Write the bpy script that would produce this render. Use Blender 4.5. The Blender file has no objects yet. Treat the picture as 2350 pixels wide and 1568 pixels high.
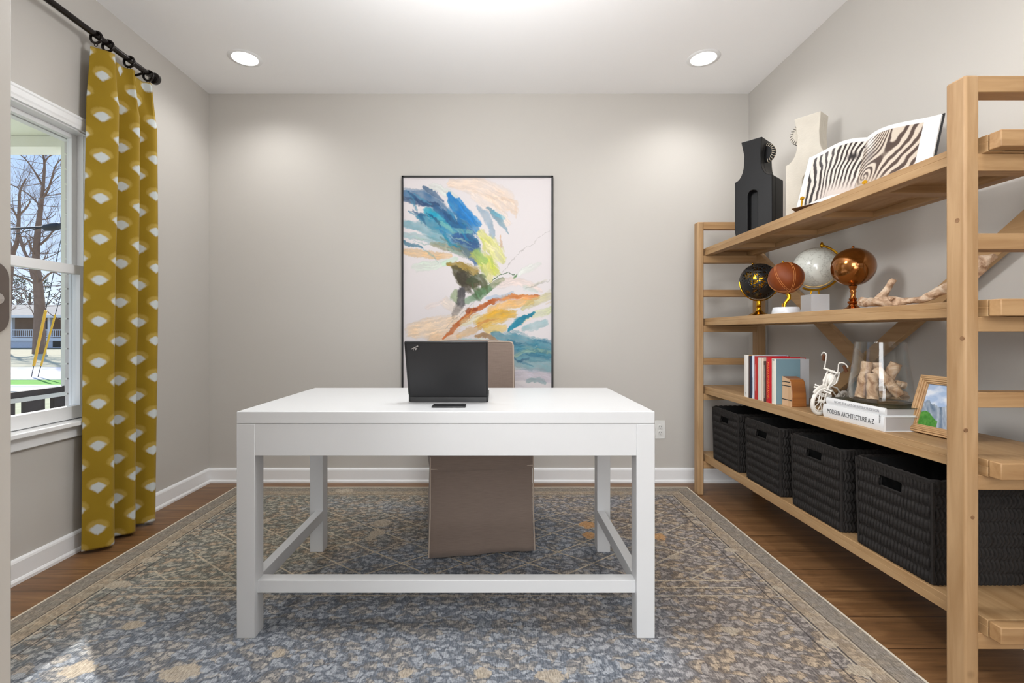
import bpy, bmesh, math, random
import numpy as np
from mathutils import Vector, Matrix, Euler

C = bpy.context.scene.collection
scn = bpy.context.scene
PI = math.pi

# ------------------------------------------------------------------ camera
FPX = 1100.0; CX = 1140.0; CY = 763.0; CAMZ = 1.057
cd = bpy.data.cameras.new('camera'); cam = bpy.data.objects.new('camera', cd); C.objects.link(cam)
cam.location = (0, 0, CAMZ); cam.rotation_euler = (PI/2, 0, 0)
cd.sensor_width = 36; cd.lens = FPX/2350*36
cd.shift_x = (1175-CX)/2350; cd.shift_y = -(784-CY)/2350
cd.clip_start = 0.02; cd.clip_end = 300
scn.camera = cam

# ------------------------------------------------------------------ colour management
scn.view_settings.view_transform = 'Standard'
scn.view_settings.look = 'None'
scn.view_settings.exposure = 0.1
scn.view_settings.gamma = 1.0
scn.view_settings.use_curve_mapping = False

# ------------------------------------------------------------------ node helpers
def srgb(r, g, b):
    f = lambda c: (c/255/12.92) if c/255 <= 0.04045 else ((c/255+0.055)/1.055)**2.4
    return (f(r), f(g), f(b), 1.0)

def nd(nt, typ, ins=None, **props):
    n = nt.nodes.new(typ)
    for k, v in props.items(): setattr(n, k, v)
    for k, v in (ins or {}).items():
        s = n.inputs[k]
        if isinstance(v, bpy.types.NodeSocket): nt.links.new(v, s)
        else: s.default_value = v
    return n

def mt(nt, op, a, b=None, c=None, clamp=False):
    n = nt.nodes.new('ShaderNodeMath'); n.operation = op; n.use_clamp = clamp
    for i, v in enumerate((a, b, c)):
        if v is None: continue
        if isinstance(v, bpy.types.NodeSocket): nt.links.new(v, n.inputs[i])
        else: n.inputs[i].default_value = v
    return n.outputs[0]

def mixc(nt, fac, a, b, blend='MIX'):
    n = nt.nodes.new('ShaderNodeMix'); n.data_type = 'RGBA'; n.blend_type = blend
    for i, v in ((0, fac), (6, a), (7, b)):
        if isinstance(v, bpy.types.NodeSocket): nt.links.new(v, n.inputs[i])
        else: n.inputs[i].default_value = v
    return n.outputs[2]

def ramp(nt, fac, stops, interp='LINEAR'):
    n = nt.nodes.new('ShaderNodeValToRGB'); n.color_ramp.interpolation = interp
    e = n.color_ramp.elements
    while len(e) < len(stops): e.new(0.5)
    for i, (p, col) in enumerate(stops):
        e[i].position = p
        e[i].color = col if not isinstance(col, (int, float)) else (col, col, col, 1)
    nt.links.new(fac, n.inputs[0])
    return n.outputs[0]

def coords(nt, kind='Object', scale=(1, 1, 1), rot=(0, 0, 0), loc=(0, 0, 0)):
    tc = nt.nodes.new('ShaderNodeTexCoord')
    mp = nd(nt, 'ShaderNodeMapping', {0: tc.outputs[kind]})
    mp.inputs['Scale'].default_value = scale; mp.inputs['Rotation'].default_value = rot
    mp.inputs['Location'].default_value = loc
    return mp.outputs[0]

def noise(nt, vec, scale=5, detail=3, rough=0.5, dist=0):
    n = nd(nt, 'ShaderNodeTexNoise', {'Vector': vec, 'Scale': scale, 'Detail': detail, 'Roughness': rough, 'Distortion': dist})
    return n.outputs[0]

def base(name):
    m = bpy.data.materials.new(name); m.use_nodes = True
    nt = m.node_tree; b = nt.nodes['Principled BSDF']
    return m, nt, b

def setb(nt, b, **kw):
    for k, v in kw.items():
        k = {'col': 'Base Color', 'rough': 'Roughness', 'metal': 'Metallic', 'spec': 'Specular IOR Level', 'coat': 'Coat Weight', 'sheen': 'Sheen Weight'}.get(k, k)
        if isinstance(v, bpy.types.NodeSocket): nt.links.new(v, b.inputs[k])
        else: b.inputs[k].default_value = v

def bump(nt, b, h, strength=0.3, dist=0.01):
    n = nd(nt, 'ShaderNodeBump', {'Height': h, 'Strength': strength, 'Distance': dist})
    nt.links.new(n.outputs[0], b.inputs['Normal'])

def plain(name, col, rough=0.5, metal=0.0, var=0.0, vs=8, bmp=0.0, bs=200, **kw):
    m, nt, b = base(name)
    v = coords(nt)
    if var > 0:
        f = noise(nt, v, vs, 4)
        k = 1-var
        c = mixc(nt, f, (col[0]*k, col[1]*k, col[2]*k, 1), (min(1, col[0]*(2-k)), min(1, col[1]*(2-k)), min(1, col[2]*(2-k)), 1))
    else: c = col
    setb(nt, b, col=c, rough=rough, metal=metal, **kw)
    if bmp > 0: bump(nt, b, noise(nt, v, bs, 2), bmp, 0.002)
    return m

def wood(name, light, dark, axis='Y', scale=1.0, rough=0.55, knots=True):
    m, nt, b = base(name)
    sc = {'X': (1.2, 14, 14), 'Y': (14, 1.2, 14), 'Z': (14, 14, 1.2)}[axis]
    v = coords(nt, scale=tuple(s*scale for s in sc))
    oi = nd(nt, 'ShaderNodeObjectInfo')
    g = nd(nt, 'ShaderNodeVectorMath', {0: v}, operation='ADD')
    nt.links.new(oi.outputs['Random'], nd(nt, 'ShaderNodeCombineXYZ').inputs[0])
    f = noise(nt, g.outputs[0], 2.2, 5, 0.55, 0.6)
    f2 = noise(nt, g.outputs[0], 9, 3, 0.5)
    c = ramp(nt, f, [(0.28, dark), (0.62, light)])
    c = mixc(nt, mt(nt, 'MULTIPLY', f2, 0.35), c, dark)
    if knots:
        vo = nd(nt, 'ShaderNodeTexVoronoi', {'Vector': coords(nt, scale=(9, 9, 9) if axis == 'Z' else (9, 9, 9)), 'Scale': 0.42})
        k = ramp(nt, vo.outputs[0], [(0.0, 1.0), (0.045, 0.8), (0.075, 0.0)])
        c = mixc(nt, mt(nt, 'MULTIPLY', k, 0.6), c, (dark[0]*0.35, dark[1]*0.3, dark[2]*0.25, 1))
    hv = nd(nt, 'ShaderNodeHueSaturation', {'Color': c, 'Value': mt(nt, 'ADD', mt(nt, 'MULTIPLY', oi.outputs['Random'], 0.1), 0.95)})
    setb(nt, b, col=hv.outputs[0], rough=rough)
    bump(nt, b, f2, 0.12, 0.002)
    return m

# ------------------------------------------------------------------ world, sun
w = bpy.data.worlds.new('world'); scn.world = w; w.use_nodes = True
nt = w.node_tree; bg = nt.nodes['Background']
sep = nd(nt, 'ShaderNodeSeparateXYZ', {0: nt.nodes.new('ShaderNodeTexCoord').outputs['Generated']})
skyc = ramp(nt, sep.outputs[2], [(0.0, srgb(226, 234, 244)), (0.12, srgb(190, 210, 238)), (0.4, srgb(150, 184, 232)), (1.0, srgb(140, 178, 228))])
nt.links.new(skyc, bg.inputs[0]); bg.inputs[1].default_value = 1.4

sd = bpy.data.lights.new('sun', 'SUN'); sun = bpy.data.objects.new('sun', sd); C.objects.link(sun)
SUND = Vector((1, -1, -1.414*math.tan(math.radians(38)))).normalized()
sun.rotation_euler = SUND.to_track_quat('-Z', 'Y').to_euler()
sd.energy = 6.5; sd.angle = math.radians(0.6); sd.color = (1.0, 0.97, 0.92)

def area(name, loc, size, power, direction, col=(1, 1, 1), sy=None):
    l = bpy.data.lights.new(name, 'AREA'); o = bpy.data.objects.new(name, l); C.objects.link(o)
    o.location = loc; l.energy = power; l.size = size; l.color = col
    if sy: l.shape = 'RECTANGLE'; l.size_y = sy
    o.rotation_euler = Vector(direction).to_track_quat('-Z', 'Y').to_euler()
    return o
# unseen area lamps added in the hall to fill shelves, desk front and ceiling
area('hall_fill', (-0.75, -1.4, 1.95), 1.2, 48, (0.45, 0.8, -0.22), (0.95, 0.975, 1.0))
area('hall_fill', (0.55, -1.4, 2.1), 1.0, 16, (-0.3, 0.8, -0.3), (0.95, 0.975, 1.0))
area('hall_up_fill', (0.0, -1.7, 0.85), 1.3, 40, (0.0, 0.9, 0.46), (0.95, 0.975, 1.0))  # added low lamp, aimed up through the doorway to brighten the ceiling

# ------------------------------------------------------------------ mesh helpers
class MB:
    def __init__(s, M=None): s.v = []; s.f = []; s.M = M; s.mi = []; s.cm = 0
    def add(s, vs, fs):
        n = len(s.v)
        s.v += [tuple(s.M @ Vector(v)) if s.M else tuple(v) for v in vs]
        s.f += [tuple(n+i for i in f) for f in fs]; s.mi += [s.cm]*len(fs)
        return s
    def box(s, x0, x1, y0, y1, z0, z1, M=None):
        vs = [(x0, y0, z0), (x1, y0, z0), (x1, y1, z0), (x0, y1, z0), (x0, y0, z1), (x1, y0, z1), (x1, y1, z1), (x0, y1, z1)]
        if M: vs = [tuple(M @ Vector(v)) for v in vs]
        return s.add(vs, [(0, 3, 2, 1), (4, 5, 6, 7), (0, 1, 5, 4), (1, 2, 6, 5), (2, 3, 7, 6), (3, 0, 4, 7)])
    def prism(s, pts, p2v, d0, d1):
        # pts: 2D polygon; p2v(a, b, d) -> 3D
        n = len(pts)
        vs = [p2v(a, b, d0) for a, b in pts]+[p2v(a, b, d1) for a, b in pts]
        fs = [tuple(range(n))[::-1], tuple(range(n, 2*n))]+[(i, (i+1) % n, (i+1) % n+n, i+n) for i in range(n)]
        return s.add(vs, fs)
    def lathe(s, prof, c=(0, 0, 0), seg=32, M=None, cap=True):
        vs = []; fs = []
        for r, z in prof:
            for i in range(seg):
                a = 2*PI*i/seg; vs.append((c[0]+r*math.cos(a), c[1]+r*math.sin(a), c[2]+z))
        for j in range(len(prof)-1):
            for i in range(seg):
                k = (i+1) % seg
                fs.append((j*seg+i, j*seg+k, (j+1)*seg+k, (j+1)*seg+i))
        if cap:
            if prof[0][0] > 1e-6: fs.append(tuple(range(seg))[::-1])
            if prof[-1][0] > 1e-6: fs.append(tuple((len(prof)-1)*seg+i for i in range(seg)))
        if M: vs = [tuple(M @ Vector(v)) for v in vs]
        return s.add(vs, fs)
    def tube(s, pts, r, seg=8, closed=False, flat=1.0, jit=None):
        pts = [Vector(p) for p in pts]; n = len(pts)
        rs = r if isinstance(r, (list, tuple)) else [r]*n
        up = None; vs = []; fs = []
        for i, p in enumerate(pts):
            if closed: t = pts[(i+1) % n]-pts[i-1]
            else: t = pts[min(i+1, n-1)]-pts[max(i-1, 0)]
            if t.length < 1e-9: t = Vector((0, 0, 1))
            t.normalize()
            if up is None:
                up = Vector((0, 0, 1)) if abs(t.z) < 0.9 else Vector((1, 0, 0))
            a = up-t*up.dot(t)
            if a.length < 1e-6: a = Vector((1, 0, 0))-t*t.x
            a.normalize(); b = t.cross(a); up = a
            for k in range(seg):
                an = 2*PI*k/seg
                rr = rs[i]*(1 if jit is None else jit(i, k))
                vs.append(tuple(p+a*math.cos(an)*rr+b*math.sin(an)*rr*flat))
        m = n if closed else n-1
        for i in range(m):
            for k in range(seg):
                j = (i+1) % n; l = (k+1) % seg
                fs.append((i*seg+k, i*seg+l, j*seg+l, j*seg+k))
        if not closed:
            fs.append(tuple(range(seg))[::-1]); fs.append(tuple((n-1)*seg+k for k in range(seg)))
        return s.add(vs, fs)
    def sphere(s, c, r, seg=24, rings=14, sc=(1, 1, 1)):
        vs = [(c[0], c[1], c[2]-r*sc[2])]; fs = []
        for j in range(1, rings):
            t = -PI/2+PI*j/rings
            for i in range(seg):
                a = 2*PI*i/seg
                vs.append((c[0]+r*sc[0]*math.cos(t)*math.cos(a), c[1]+r*sc[1]*math.cos(t)*math.sin(a), c[2]+r*sc[2]*math.sin(t)))
        vs.append((c[0], c[1], c[2]+r*sc[2])); top = len(vs)-1
        for i in range(seg):
            fs.append((0, 1+(i+1) % seg, 1+i))
            for j in range(rings-2):
                a = 1+j*seg
                fs.append((a+i, a+(i+1) % seg, a+seg+(i+1) % seg, a+seg+i))
            a = 1+(rings-2)*seg
            fs.append((a+i, a+(i+1) % seg, top))
        return s.add(vs, fs)

def absloc(p):
    l = Vector((0, 0, 0))
    while p is not None: l += p.location; p = p.parent
    return l

def build(name, mb, mat, parent=None, smooth=False, bevel=0.0, local=False, seg=2, ang=40, origin=None):
    off = Vector((0, 0, 0)) if local else absloc(parent)
    if origin is not None: off = Vector(origin)
    me = bpy.data.meshes.new(name)
    me.from_pydata([tuple(Vector(v)-off) for v in mb.v], [], mb.f)
    mats = mat if isinstance(mat, (list, tuple)) else [mat]
    for m in mats: me.materials.append(m)
    if len(mats) > 1: me.polygons.foreach_set('material_index', mb.mi)
    bm = bmesh.new(); bm.from_mesh(me); bmesh.ops.recalc_face_normals(bm, faces=bm.faces); bm.to_mesh(me); bm.free()
    o = bpy.data.objects.new(name, me); C.objects.link(o)
    if parent: o.parent = parent
    if origin is not None: o.location = origin
    if smooth:
        me.polygons.foreach_set('use_smooth', [True]*len(me.polygons))
        me.set_sharp_from_angle(angle=math.radians(ang))
    if bevel > 0:
        b = o.modifiers.new('bevel', 'BEVEL'); b.width = bevel; b.segments = seg; b.limit_method = 'ANGLE'; b.angle_limit = math.radians(35)
        b.harden_normals = False
        me.polygons.foreach_set('use_smooth', [True]*len(me.polygons))
        me.set_sharp_from_angle(angle=math.radians(30))
    return o

def tag(o, label=None, cat=None, group=None, kind=None):
    if label: o['label'] = label
    if cat: o['category'] = cat
    if group: o['group'] = group
    if kind: o['kind'] = kind
    return o

def thing(name, label, cat, loc=(0, 0, 0), rotz=0.0, group=None):
    o = bpy.data.objects.new(name, None); C.objects.link(o)
    o.location = loc; o.rotation_euler = (0, 0, rotz); o.empty_display_size = 0.1
    return tag(o, label, cat, group)

def dup(root, loc, rotz, label=None):
    r = root.copy(); C.objects.link(r); r.location = loc; r.rotation_euler = (0, 0, rotz)
    if label: r['label'] = label
    for ch in list(root.children):
        c = ch.copy(); C.objects.link(c); c.parent = r
        for g in list(ch.children):
            d = g.copy(); C.objects.link(d); d.parent = c
    return r

def text_mb(txt, size, M, depth=0.0004, sx=1.0, font_align='LEFT'):
    cu = bpy.data.curves.new('lettering', 'FONT'); cu.body = txt; cu.size = size; cu.extrude = depth
    cu.align_x = font_align; cu.align_y = 'CENTER'; cu.resolution_u = 2
    o = bpy.data.objects.new('lettering', cu); C.objects.link(o)
    dg = bpy.context.evaluated_depsgraph_get(); dg.update()
    me = bpy.data.meshes.new_from_object(o.evaluated_get(dg))
    mb = MB()
    mb.add([tuple(M @ Vector((v.co.x*sx, v.co.y, v.co.z))) for v in me.vertices], [tuple(p.vertices) for p in me.polygons])
    bpy.data.objects.remove(o); bpy.data.curves.remove(cu); bpy.data.meshes.remove(me)
    return mb

def grid_obj(name, P, col, mat, parent=None, local=False, smooth=True, two=None):
    """P: (ny, nx, 3) points; col: (ny, nx, 3) linear colours or None -> mesh with colour attribute 'Col'"""
    ny, nx = P.shape[:2]
    off = np.array(Vector((0, 0, 0)) if local else absloc(parent))
    me = bpy.data.meshes.new(name)
    idx = np.arange(ny*nx).reshape(ny, nx)
    q = np.stack([idx[:-1, :-1], idx[:-1, 1:], idx[1:, 1:], idx[1:, :-1]], -1).reshape(-1, 4)
    me.vertices.add(ny*nx); me.vertices.foreach_set('co', (P.reshape(-1, 3)-off).astype(np.float32).ravel())
    me.loops.add(q.size); me.loops.foreach_set('vertex_index', q.ravel().astype(np.int32))
    me.polygons.add(len(q)); me.polygons.foreach_set('loop_start', np.arange(0, q.size, 4, dtype=np.int32))
    me.update(calc_edges=True)
    if smooth: me.polygons.foreach_set('use_smooth', [True]*len(q))
    if col is not None:
        a = me.color_attributes.new('Col', 'FLOAT_COLOR', 'POINT')
        c4 = np.ones((ny*nx, 4), np.float32); c4[:, :3] = col.reshape(-1, 3)
        a.data.foreach_set('color', c4.ravel())
    me.materials.append(mat)
    o = bpy.data.objects.new(name, me); C.objects.link(o)
    if parent: o.parent = parent
    return o

def attr_mat(name, rough=0.5, spec=0.3, coat=0.0):
    m, nt, b = base(name)
    a = nd(nt, 'ShaderNodeAttribute', attribute_name='Col')
    setb(nt, b, col=a.outputs['Color'], rough=rough, spec=spec, coat=coat)
    return m

# numpy value noise
_R = np.random.RandomState(7)
_T = _R.rand(256, 256)
def vnoise(x, y, seed=0):
    x = np.asarray(x, float)+seed*17.31; y = np.asarray(y, float)+seed*9.77
    xi = np.floor(x).astype(int); yi = np.floor(y).astype(int); fx = x-xi; fy = y-yi
    fx = fx*fx*(3-2*fx); fy = fy*fy*(3-2*fy)
    g = lambda a, b: _T[a % 256, b % 256]
    return (g(xi, yi)*(1-fx)+g(xi+1, yi)*fx)*(1-fy)+(g(xi, yi+1)*(1-fx)+g(xi+1, yi+1)*fx)*fy
def fbm(x, y, seed=0, o=4):
    s = 0; a = 0.5; t = 0
    for i in range(o): s = s+a*vnoise(x*2**i, y*2**i, seed+i*3); t += a; a *= 0.5
    return s/t
def sl(c):
    c = np.asarray(c, float)/255.0
    return np.where(c <= 0.04045, c/12.92, ((c+0.055)/1.055)**2.4)

def at(px, py, Y):
    return Vector(((px-CX)*Y/FPX, Y, CAMZ-(py-CY)*Y/FPX))
# ================================================================== MATERIALS
M_wall = plain('wall_paint', srgb(194, 190, 184), 0.75, var=0.015, vs=3, bmp=0.05, bs=500)
M_ceil = plain('ceiling_paint', srgb(250, 250, 251), 0.85, bmp=0.05, bs=400)
M_trim = plain('trim_paint', srgb(238, 239, 240), 0.35)
M_jamb = plain('jamb_paint', srgb(178, 174, 167), 0.45)
M_desk = plain('white_lacquer', srgb(206, 207, 208), 0.32, var=0.01, vs=5)
M_black = plain('black_metal', (0.012, 0.012, 0.013, 1), 0.35)
M_rod = plain('dark_bronze', (0.016, 0.012, 0.011, 1), 0.18, metal=0.5)
M_gold = plain('polished_brass', srgb(214, 160, 40), 0.22, metal=1.0)
M_shelf = wood('oak_along_y', srgb(180, 147, 106), srgb(152, 116, 75), 'Y')
M_post = wood('oak_upright', srgb(180, 147, 108), srgb(150, 115, 76), 'Z')
M_rail = wood('oak_along_x', srgb(178, 143, 101), srgb(146, 109, 69), 'X')
M_white = plain('white_matte', srgb(225, 225, 222), 0.5)

def glass_mat(name, tint=(0.93, 0.95, 0.95, 1), gloss=0.9, f0=1.25):
    m = bpy.data.materials.new(name); m.use_nodes = True; nt = m.node_tree
    nt.nodes.clear()
    t = nd(nt, 'ShaderNodeBsdfTransparent', {0: tint}); g = nd(nt, 'ShaderNodeBsdfGlossy', {'Roughness': 0.02, 'Color': (gloss, gloss, gloss, 1)})
    lw = nd(nt, 'ShaderNodeLayerWeight', {'Blend': 0.5})
    fa = mt(nt, 'ADD', mt(nt, 'MULTIPLY', mt(nt, 'POWER', lw.outputs['Facing'], 3.0), f0), 0.03)
    mx = nd(nt, 'ShaderNodeMixShader', {0: fa, 1: t.outputs[0], 2: g.outputs[0]})
    nt.links.new(mx.outputs[0], nd(nt, 'ShaderNodeOutputMaterial').inputs[0])
    return m
M_pane = glass_mat('window_glass', (0.98, 0.985, 0.985, 1), 0.6, 0.12)
M_glass = glass_mat('jar_glass', (0.95, 0.96, 0.96, 1), 1.0, 0.75)

def emis(name, col, s):
    m = bpy.data.materials.new(name); m.use_nodes = True; nt = m.node_tree; nt.nodes.clear()
    e = nd(nt, 'ShaderNodeEmission', {0: col, 1: s}); nt.links.new(e.outputs[0], nd(nt, 'ShaderNodeOutputMaterial').inputs[0]); return m
M_lens = emis('lamp_lens', (1, 0.98, 0.95, 1), 6)

# floor planks
m, nt, b = base('floor_planks'); M_floor = m
v = coords(nt)
br = nd(nt, 'ShaderNodeTexBrick', {'Vector': v, 'Scale': 1.0, 'Color1': (0.2, 0.2, 0.2, 1), 'Color2': (0.9, 0.9, 0.9, 1), 'Mortar': (0, 0, 0, 1),
    'Mortar Size': 0.0018, 'Mortar Smooth': 0.2, 'Brick Width': 1.22, 'Row Height': 0.178}, offset=0.37)
vs = coords(nt, scale=(0.9, 12, 1))
gv = nd(nt, 'ShaderNodeVectorMath', {0: vs, 1: br.outputs[0]}, operation='ADD')
f = noise(nt, gv.outputs[0], 3.0, 6, 0.6, 0.8)
c = ramp(nt, f, [(0.3, srgb(82, 55, 30)), (0.5, srgb(120, 84, 50)), (0.68, srgb(150, 112, 72))])
c = mixc(nt, 0.3, c, mixc(nt, br.outputs[0], srgb(84, 57, 36), srgb(142, 106, 74)))
vo = nd(nt, 'ShaderNodeTexVoronoi', {'Vector': coords(nt, scale=(1.1, 3.4, 1), loc=(0.3, 0.2, 0)), 'Scale': 1.3})
k = ramp(nt, vo.outputs[0], [(0, 1.0), (0.07, 0.6), (0.16, 0.0)])
c = mixc(nt, mt(nt, 'MULTIPLY', k, 0.6), c, srgb(48, 28, 16))
c = mixc(nt, br.outputs['Fac'], c, srgb(52, 32, 20))
setb(nt, b, col=c, rough=0.42); bump(nt, b, f, 0.06, 0.002)

# ================================================================== ROOM
XL, XR, YB, YN, ZC = -2.03, 1.776, 3.38, 0.38, 2.74
WY0, WY1, WZ0, WZ1 = 1.45, 2.385, 0.635, 2.037   # window opening in the left wall
def struct(name, mb, mat, parent=None, **kw):
    o = build(name, mb, mat, parent, **kw)
    if parent is None: o['kind'] = 'structure'
    return o
struct('floor', MB().box(XL-0.1, XR+0.1, -2.2, YB+0.1, -0.12, 0), M_floor)
struct('ceiling', MB().box(XL-0.1, XR+0.1, -2.2, YB+0.1, ZC, ZC+0.1), M_ceil)
struct('wall_back', MB().box(XL-0.1, XR+0.1, YB, YB+0.1, 0, ZC), M_wall)
struct('wall_right', MB().box(XR, XR+0.1, YN, YB, 0, ZC), M_wall)
wl = MB()
wl.box(XL-0.1, XL, YN, WY0, 0, ZC).box(XL-0.1, XL, WY1, YB, 0, ZC).box(XL-0.1, XL, WY0, WY1, 0, WZ0-0.02).box(XL-0.1, XL, WY0, WY1, WZ1, ZC)
struct('wall_left', wl, M_wall)
DL, DR, DH = -0.3845, 1.25, 2.05
wf = MB()
wf.box(XL-0.1, DL-0.02, YN-0.15, YN, 0, ZC).box(DR+0.02, XR+0.1, YN-0.15, YN, 0, ZC).box(DL-0.02, DR+0.02, YN-0.15, YN, DH+0.02, ZC)
struct('wall_front', wf, M_wall)
# hall behind the camera
struct('wall_hall', MB().box(XL-0.1, XL, -2.2, YN-0.15, 0, ZC).box(XR, XR+0.1, -2.2, YN-0.15, 0, ZC).box(XL-0.1, XR+0.1, -2.3, -2.2, 0, ZC), M_wall)
# door jamb
dj = MB().box(DL-0.02, DL, YN-0.17, YN+0.0, 0, DH+0.02).box(DR, DR+0.02, YN-0.17, YN, 0, DH+0.02).box(DL-0.02, DR+0.02, YN-0.17, YN, DH, DH+0.02)
djo = struct('door_1', dj, M_jamb, bevel=0.0012)
pl = []
y0, y1, z0, z1, r = 0.335, 0.3772, 1.0555, 1.112, 0.013
for cx_, cz_, a0 in ((y1-r, z1-r, 0), (y0+r, z1-r, 90), (y0+r, z0+r, 180), (y1-r, z0+r, 270)):
    for k in range(7):
        a = math.radians(a0+k*15); pl.append((cx_+r*math.cos(a), cz_+r*math.sin(a)))
M_strike = plain('brushed_nickel_dark', srgb(120, 112, 107), 0.42, metal=0.75)
sp = build('strike_plate', MB().prism(pl, lambda a, b_, d: (DL+d, a, b_), -0.002, 0.0012), M_strike, djo, bevel=0.0004)
sc = MB()
for zz in (1.083,):
    sc.tube([(DL+0.001, 0.368, zz), (DL+0.0022, 0.368, zz)], 0.0042, 16)
    sc.box(DL+0.0022, DL+0.0026, 0.3645, 0.3715, zz-0.0006, zz+0.0006)
build('screw', sc, plain('bright_screw', srgb(220, 220, 220), 0.3, metal=0.8), sp, smooth=True)['label'] = 'bright screw head'

# baseboards
prof = [(0, 0), (0.022, 0), (0.022, 0.012), (0.017, 0.02), (0.014, 0.022), (0.014, 0.088), (0.011, 0.096), (0.006, 0.1), (0, 0.102)]
struct('baseboard_back', MB().prism(prof, lambda a, b_, d: (d, YB-a, b_), XL, XR), M_trim)
struct('baseboard_left', MB().prism(prof, lambda a, b_, d: (XL+a, d, b_), YN, YB), M_trim)
struct('baseboard_right', MB().prism(prof, lambda a, b_, d: (XR-a, d, b_), YN, YB), M_trim)

# ---- window
cas = MB()
CP = [(0, 0.0), (0.014, 0.0), (0.016, 0.012), (0.019, 0.02), (0.019, 0.045), (0.022, 0.05), (0.022, 0.06), (0, 0.06)]
cas.prism(CP, lambda a, b_, d: (XL+a, d, WZ1+b_), WY0-0.062, WY1+0.062)
cas.prism(CP, lambda a, b_, d: (XL+a, WY1+b_, d), WZ0-0.02, WZ1)
cas.prism(CP, lambda a, b_, d: (XL+a, WY0-b_, d), WZ0-0.02, WZ1)
win = struct('window_1', cas, M_trim)
# jamb liner with sash tracks
jl = MB()
for yy, s_ in ((WY1, 1), (WY0, -1)):
    jl.box(XL-0.094, XL+0.001, min(yy-s_*0.0015, yy+s_*0.014), max(yy-s_*0.0015, yy+s_*0.014), WZ0, WZ1)
    for xx in (XL-0.025, XL-0.062, XL-0.088):
        jl.box(xx-0.0025, xx+0.0025, min(yy-s_*0.006, yy), max(yy-s_*0.006, yy), WZ0, WZ1)
jl.box(XL-0.12, XL, WY0, WY1, WZ1-0.006, WZ1+0.004)
build('window_frame', jl, M_trim, win)
ext = MB()
ext.box(XL-0.097, XL-0.086, WY1-0.004, WY1+0.012, WZ0-0.02, WZ1).box(XL-0.125, XL-0.088, WY0-0.03, WY0+0.012, WZ0-0.02, WZ1).box(XL-0.125, XL-0.09, WY0, WY1, WZ1-0.03, WZ1+0.02).box(XL-0.14, XL-0.06, WY0, WY1, WZ0-0.03, WZ0+0.012)
build('exterior_frame', ext, M_trim, win)
def sash(name, xi, th, z0, z1, st, rb, rt, gx):
    s = MB()
    s.box(xi-th, xi, WY1-st-0.002, WY1-0.002, z0, z1).box(xi-th, xi, WY0+0.002, WY0+st+0.002, z0, z1)
    s.box(xi-th, xi, WY0+st, WY1-st, z0, z0+rb).box(xi-th, xi, WY0+st, WY1-st, z1-rt, z1)
    o = build(name, s, M_trim, win, bevel=0.002)
    g = build('pane', MB().box(gx-0.002, gx+0.002, WY0+st, WY1-st, z0+rb, z1-rt), M_pane, o)
    return o
sash('lower_sash', XL-0.018, 0.036, WZ0+0.004, 1.385, 0.027, 0.062, 0.045, XL-0.038)
sash('upper_sash', XL-0.056, 0.026, 1.345, WZ1-0.004, 0.03, 0.035, 0.024, XL-0.07)
struct('trim_1', MB().box(XL-0.06, XL+0.048, WY0-0.085, WY1+0.085, WZ0-0.022, WZ0).box(XL, XL+0.018, WY0-0.062, WY1+0.062, WZ0-0.078, WZ0-0.022), M_trim, bevel=0.004)['label'] = 'white painted window sill board and apron'

# ---- wall outlet
t = thing('wall_outlet', 'white duplex electrical outlet on the back wall right of the desk', 'outlet', (1.151, YB, 0.3715))
build('cover_plate', MB().box(1.1155, 1.1865, YB-0.006, YB, 0.307, 0.436), M_white, t, bevel=0.003)
for zz in (0.392, 0.351):
    d = build('receptacle', MB().lathe([(0.0001, 0), (0.0165, 0), (0.0165, 0.003), (0.0001, 0.003)], seg=20, M=Matrix.Translation((1.151, YB-0.006, zz)) @ Matrix.Rotation(PI/2, 4, 'X')), M_white, t)
    build('slot', MB().box(1.1435, 1.1455, YB-0.0096, YB-0.0089, zz-0.002, zz+0.007).box(1.156, 1.158, YB-0.0096, YB-0.0089, zz-0.002, zz+0.006).box(1.149, 1.153, YB-0.0096, YB-0.0089, zz-0.011, zz-0.007), M_black, d)

# ---- recessed lights
LP = [(-1.544, 2.94, 'white round recessed ceiling light at the left by the curtain'), (1.268, 2.94, 'white round recessed ceiling light at the right above the shelves'),
      (-1.544, 1.0, None), (1.268, 1.0, None)]
for x, y, lab in LP:
    t = thing('recessed_light', lab or 'white round recessed ceiling light near the doorway wall', 'ceiling light', (x, y, ZC), group='recessed ceiling lights')
    build('trim_ring', MB().lathe([(0.072, -0.002), (0.076, -0.006), (0.094, -0.004), (0.098, 0.0), (0.098, 0.002)], (x, y, ZC), 48, cap=False), M_trim, t, smooth=True)
    build('lens', MB().lathe([(0.0001, -0.004), (0.073, -0.004), (0.073, 0.0)], (x, y, ZC), 40, cap=False), M_lens, t)
    l = bpy.data.lights.new('downlight', 'SPOT'); o = bpy.data.objects.new('downlight', l); C.objects.link(o)
    l.energy = 24 if y > 2 else 34; l.spot_size = math.radians(150); l.spot_blend = 0.85; l.shadow_soft_size = 0.07; l.color = (0.99, 0.985, 0.975)
    o.parent = t; o.location = (0, 0, -0.02)
# ceiling lamp in the room's middle
t = thing('ceiling_lamp', 'white flush mounted ceiling lamp in the middle of the room', 'ceiling light', (-0.05, 1.75, ZC))
build('lamp_shade', MB().lathe([(0.0001, -0.09), (0.08, -0.085), (0.14, -0.06), (0.165, -0.02), (0.165, 0)], (-0.05, 1.75, ZC), 40, cap=False), emis('lamp_glass', (1, 0.99, 0.97, 1), 3), t, smooth=True)
l = bpy.data.lights.new('ceiling_bulb', 'POINT'); o = bpy.data.objects.new('ceiling_bulb', l); C.objects.link(o)
l.energy = 50; l.shadow_soft_size = 0.17; l.color = (0.98, 0.985, 0.99); o.parent = t; o.location = (0, -0.15, -0.62)

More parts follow.
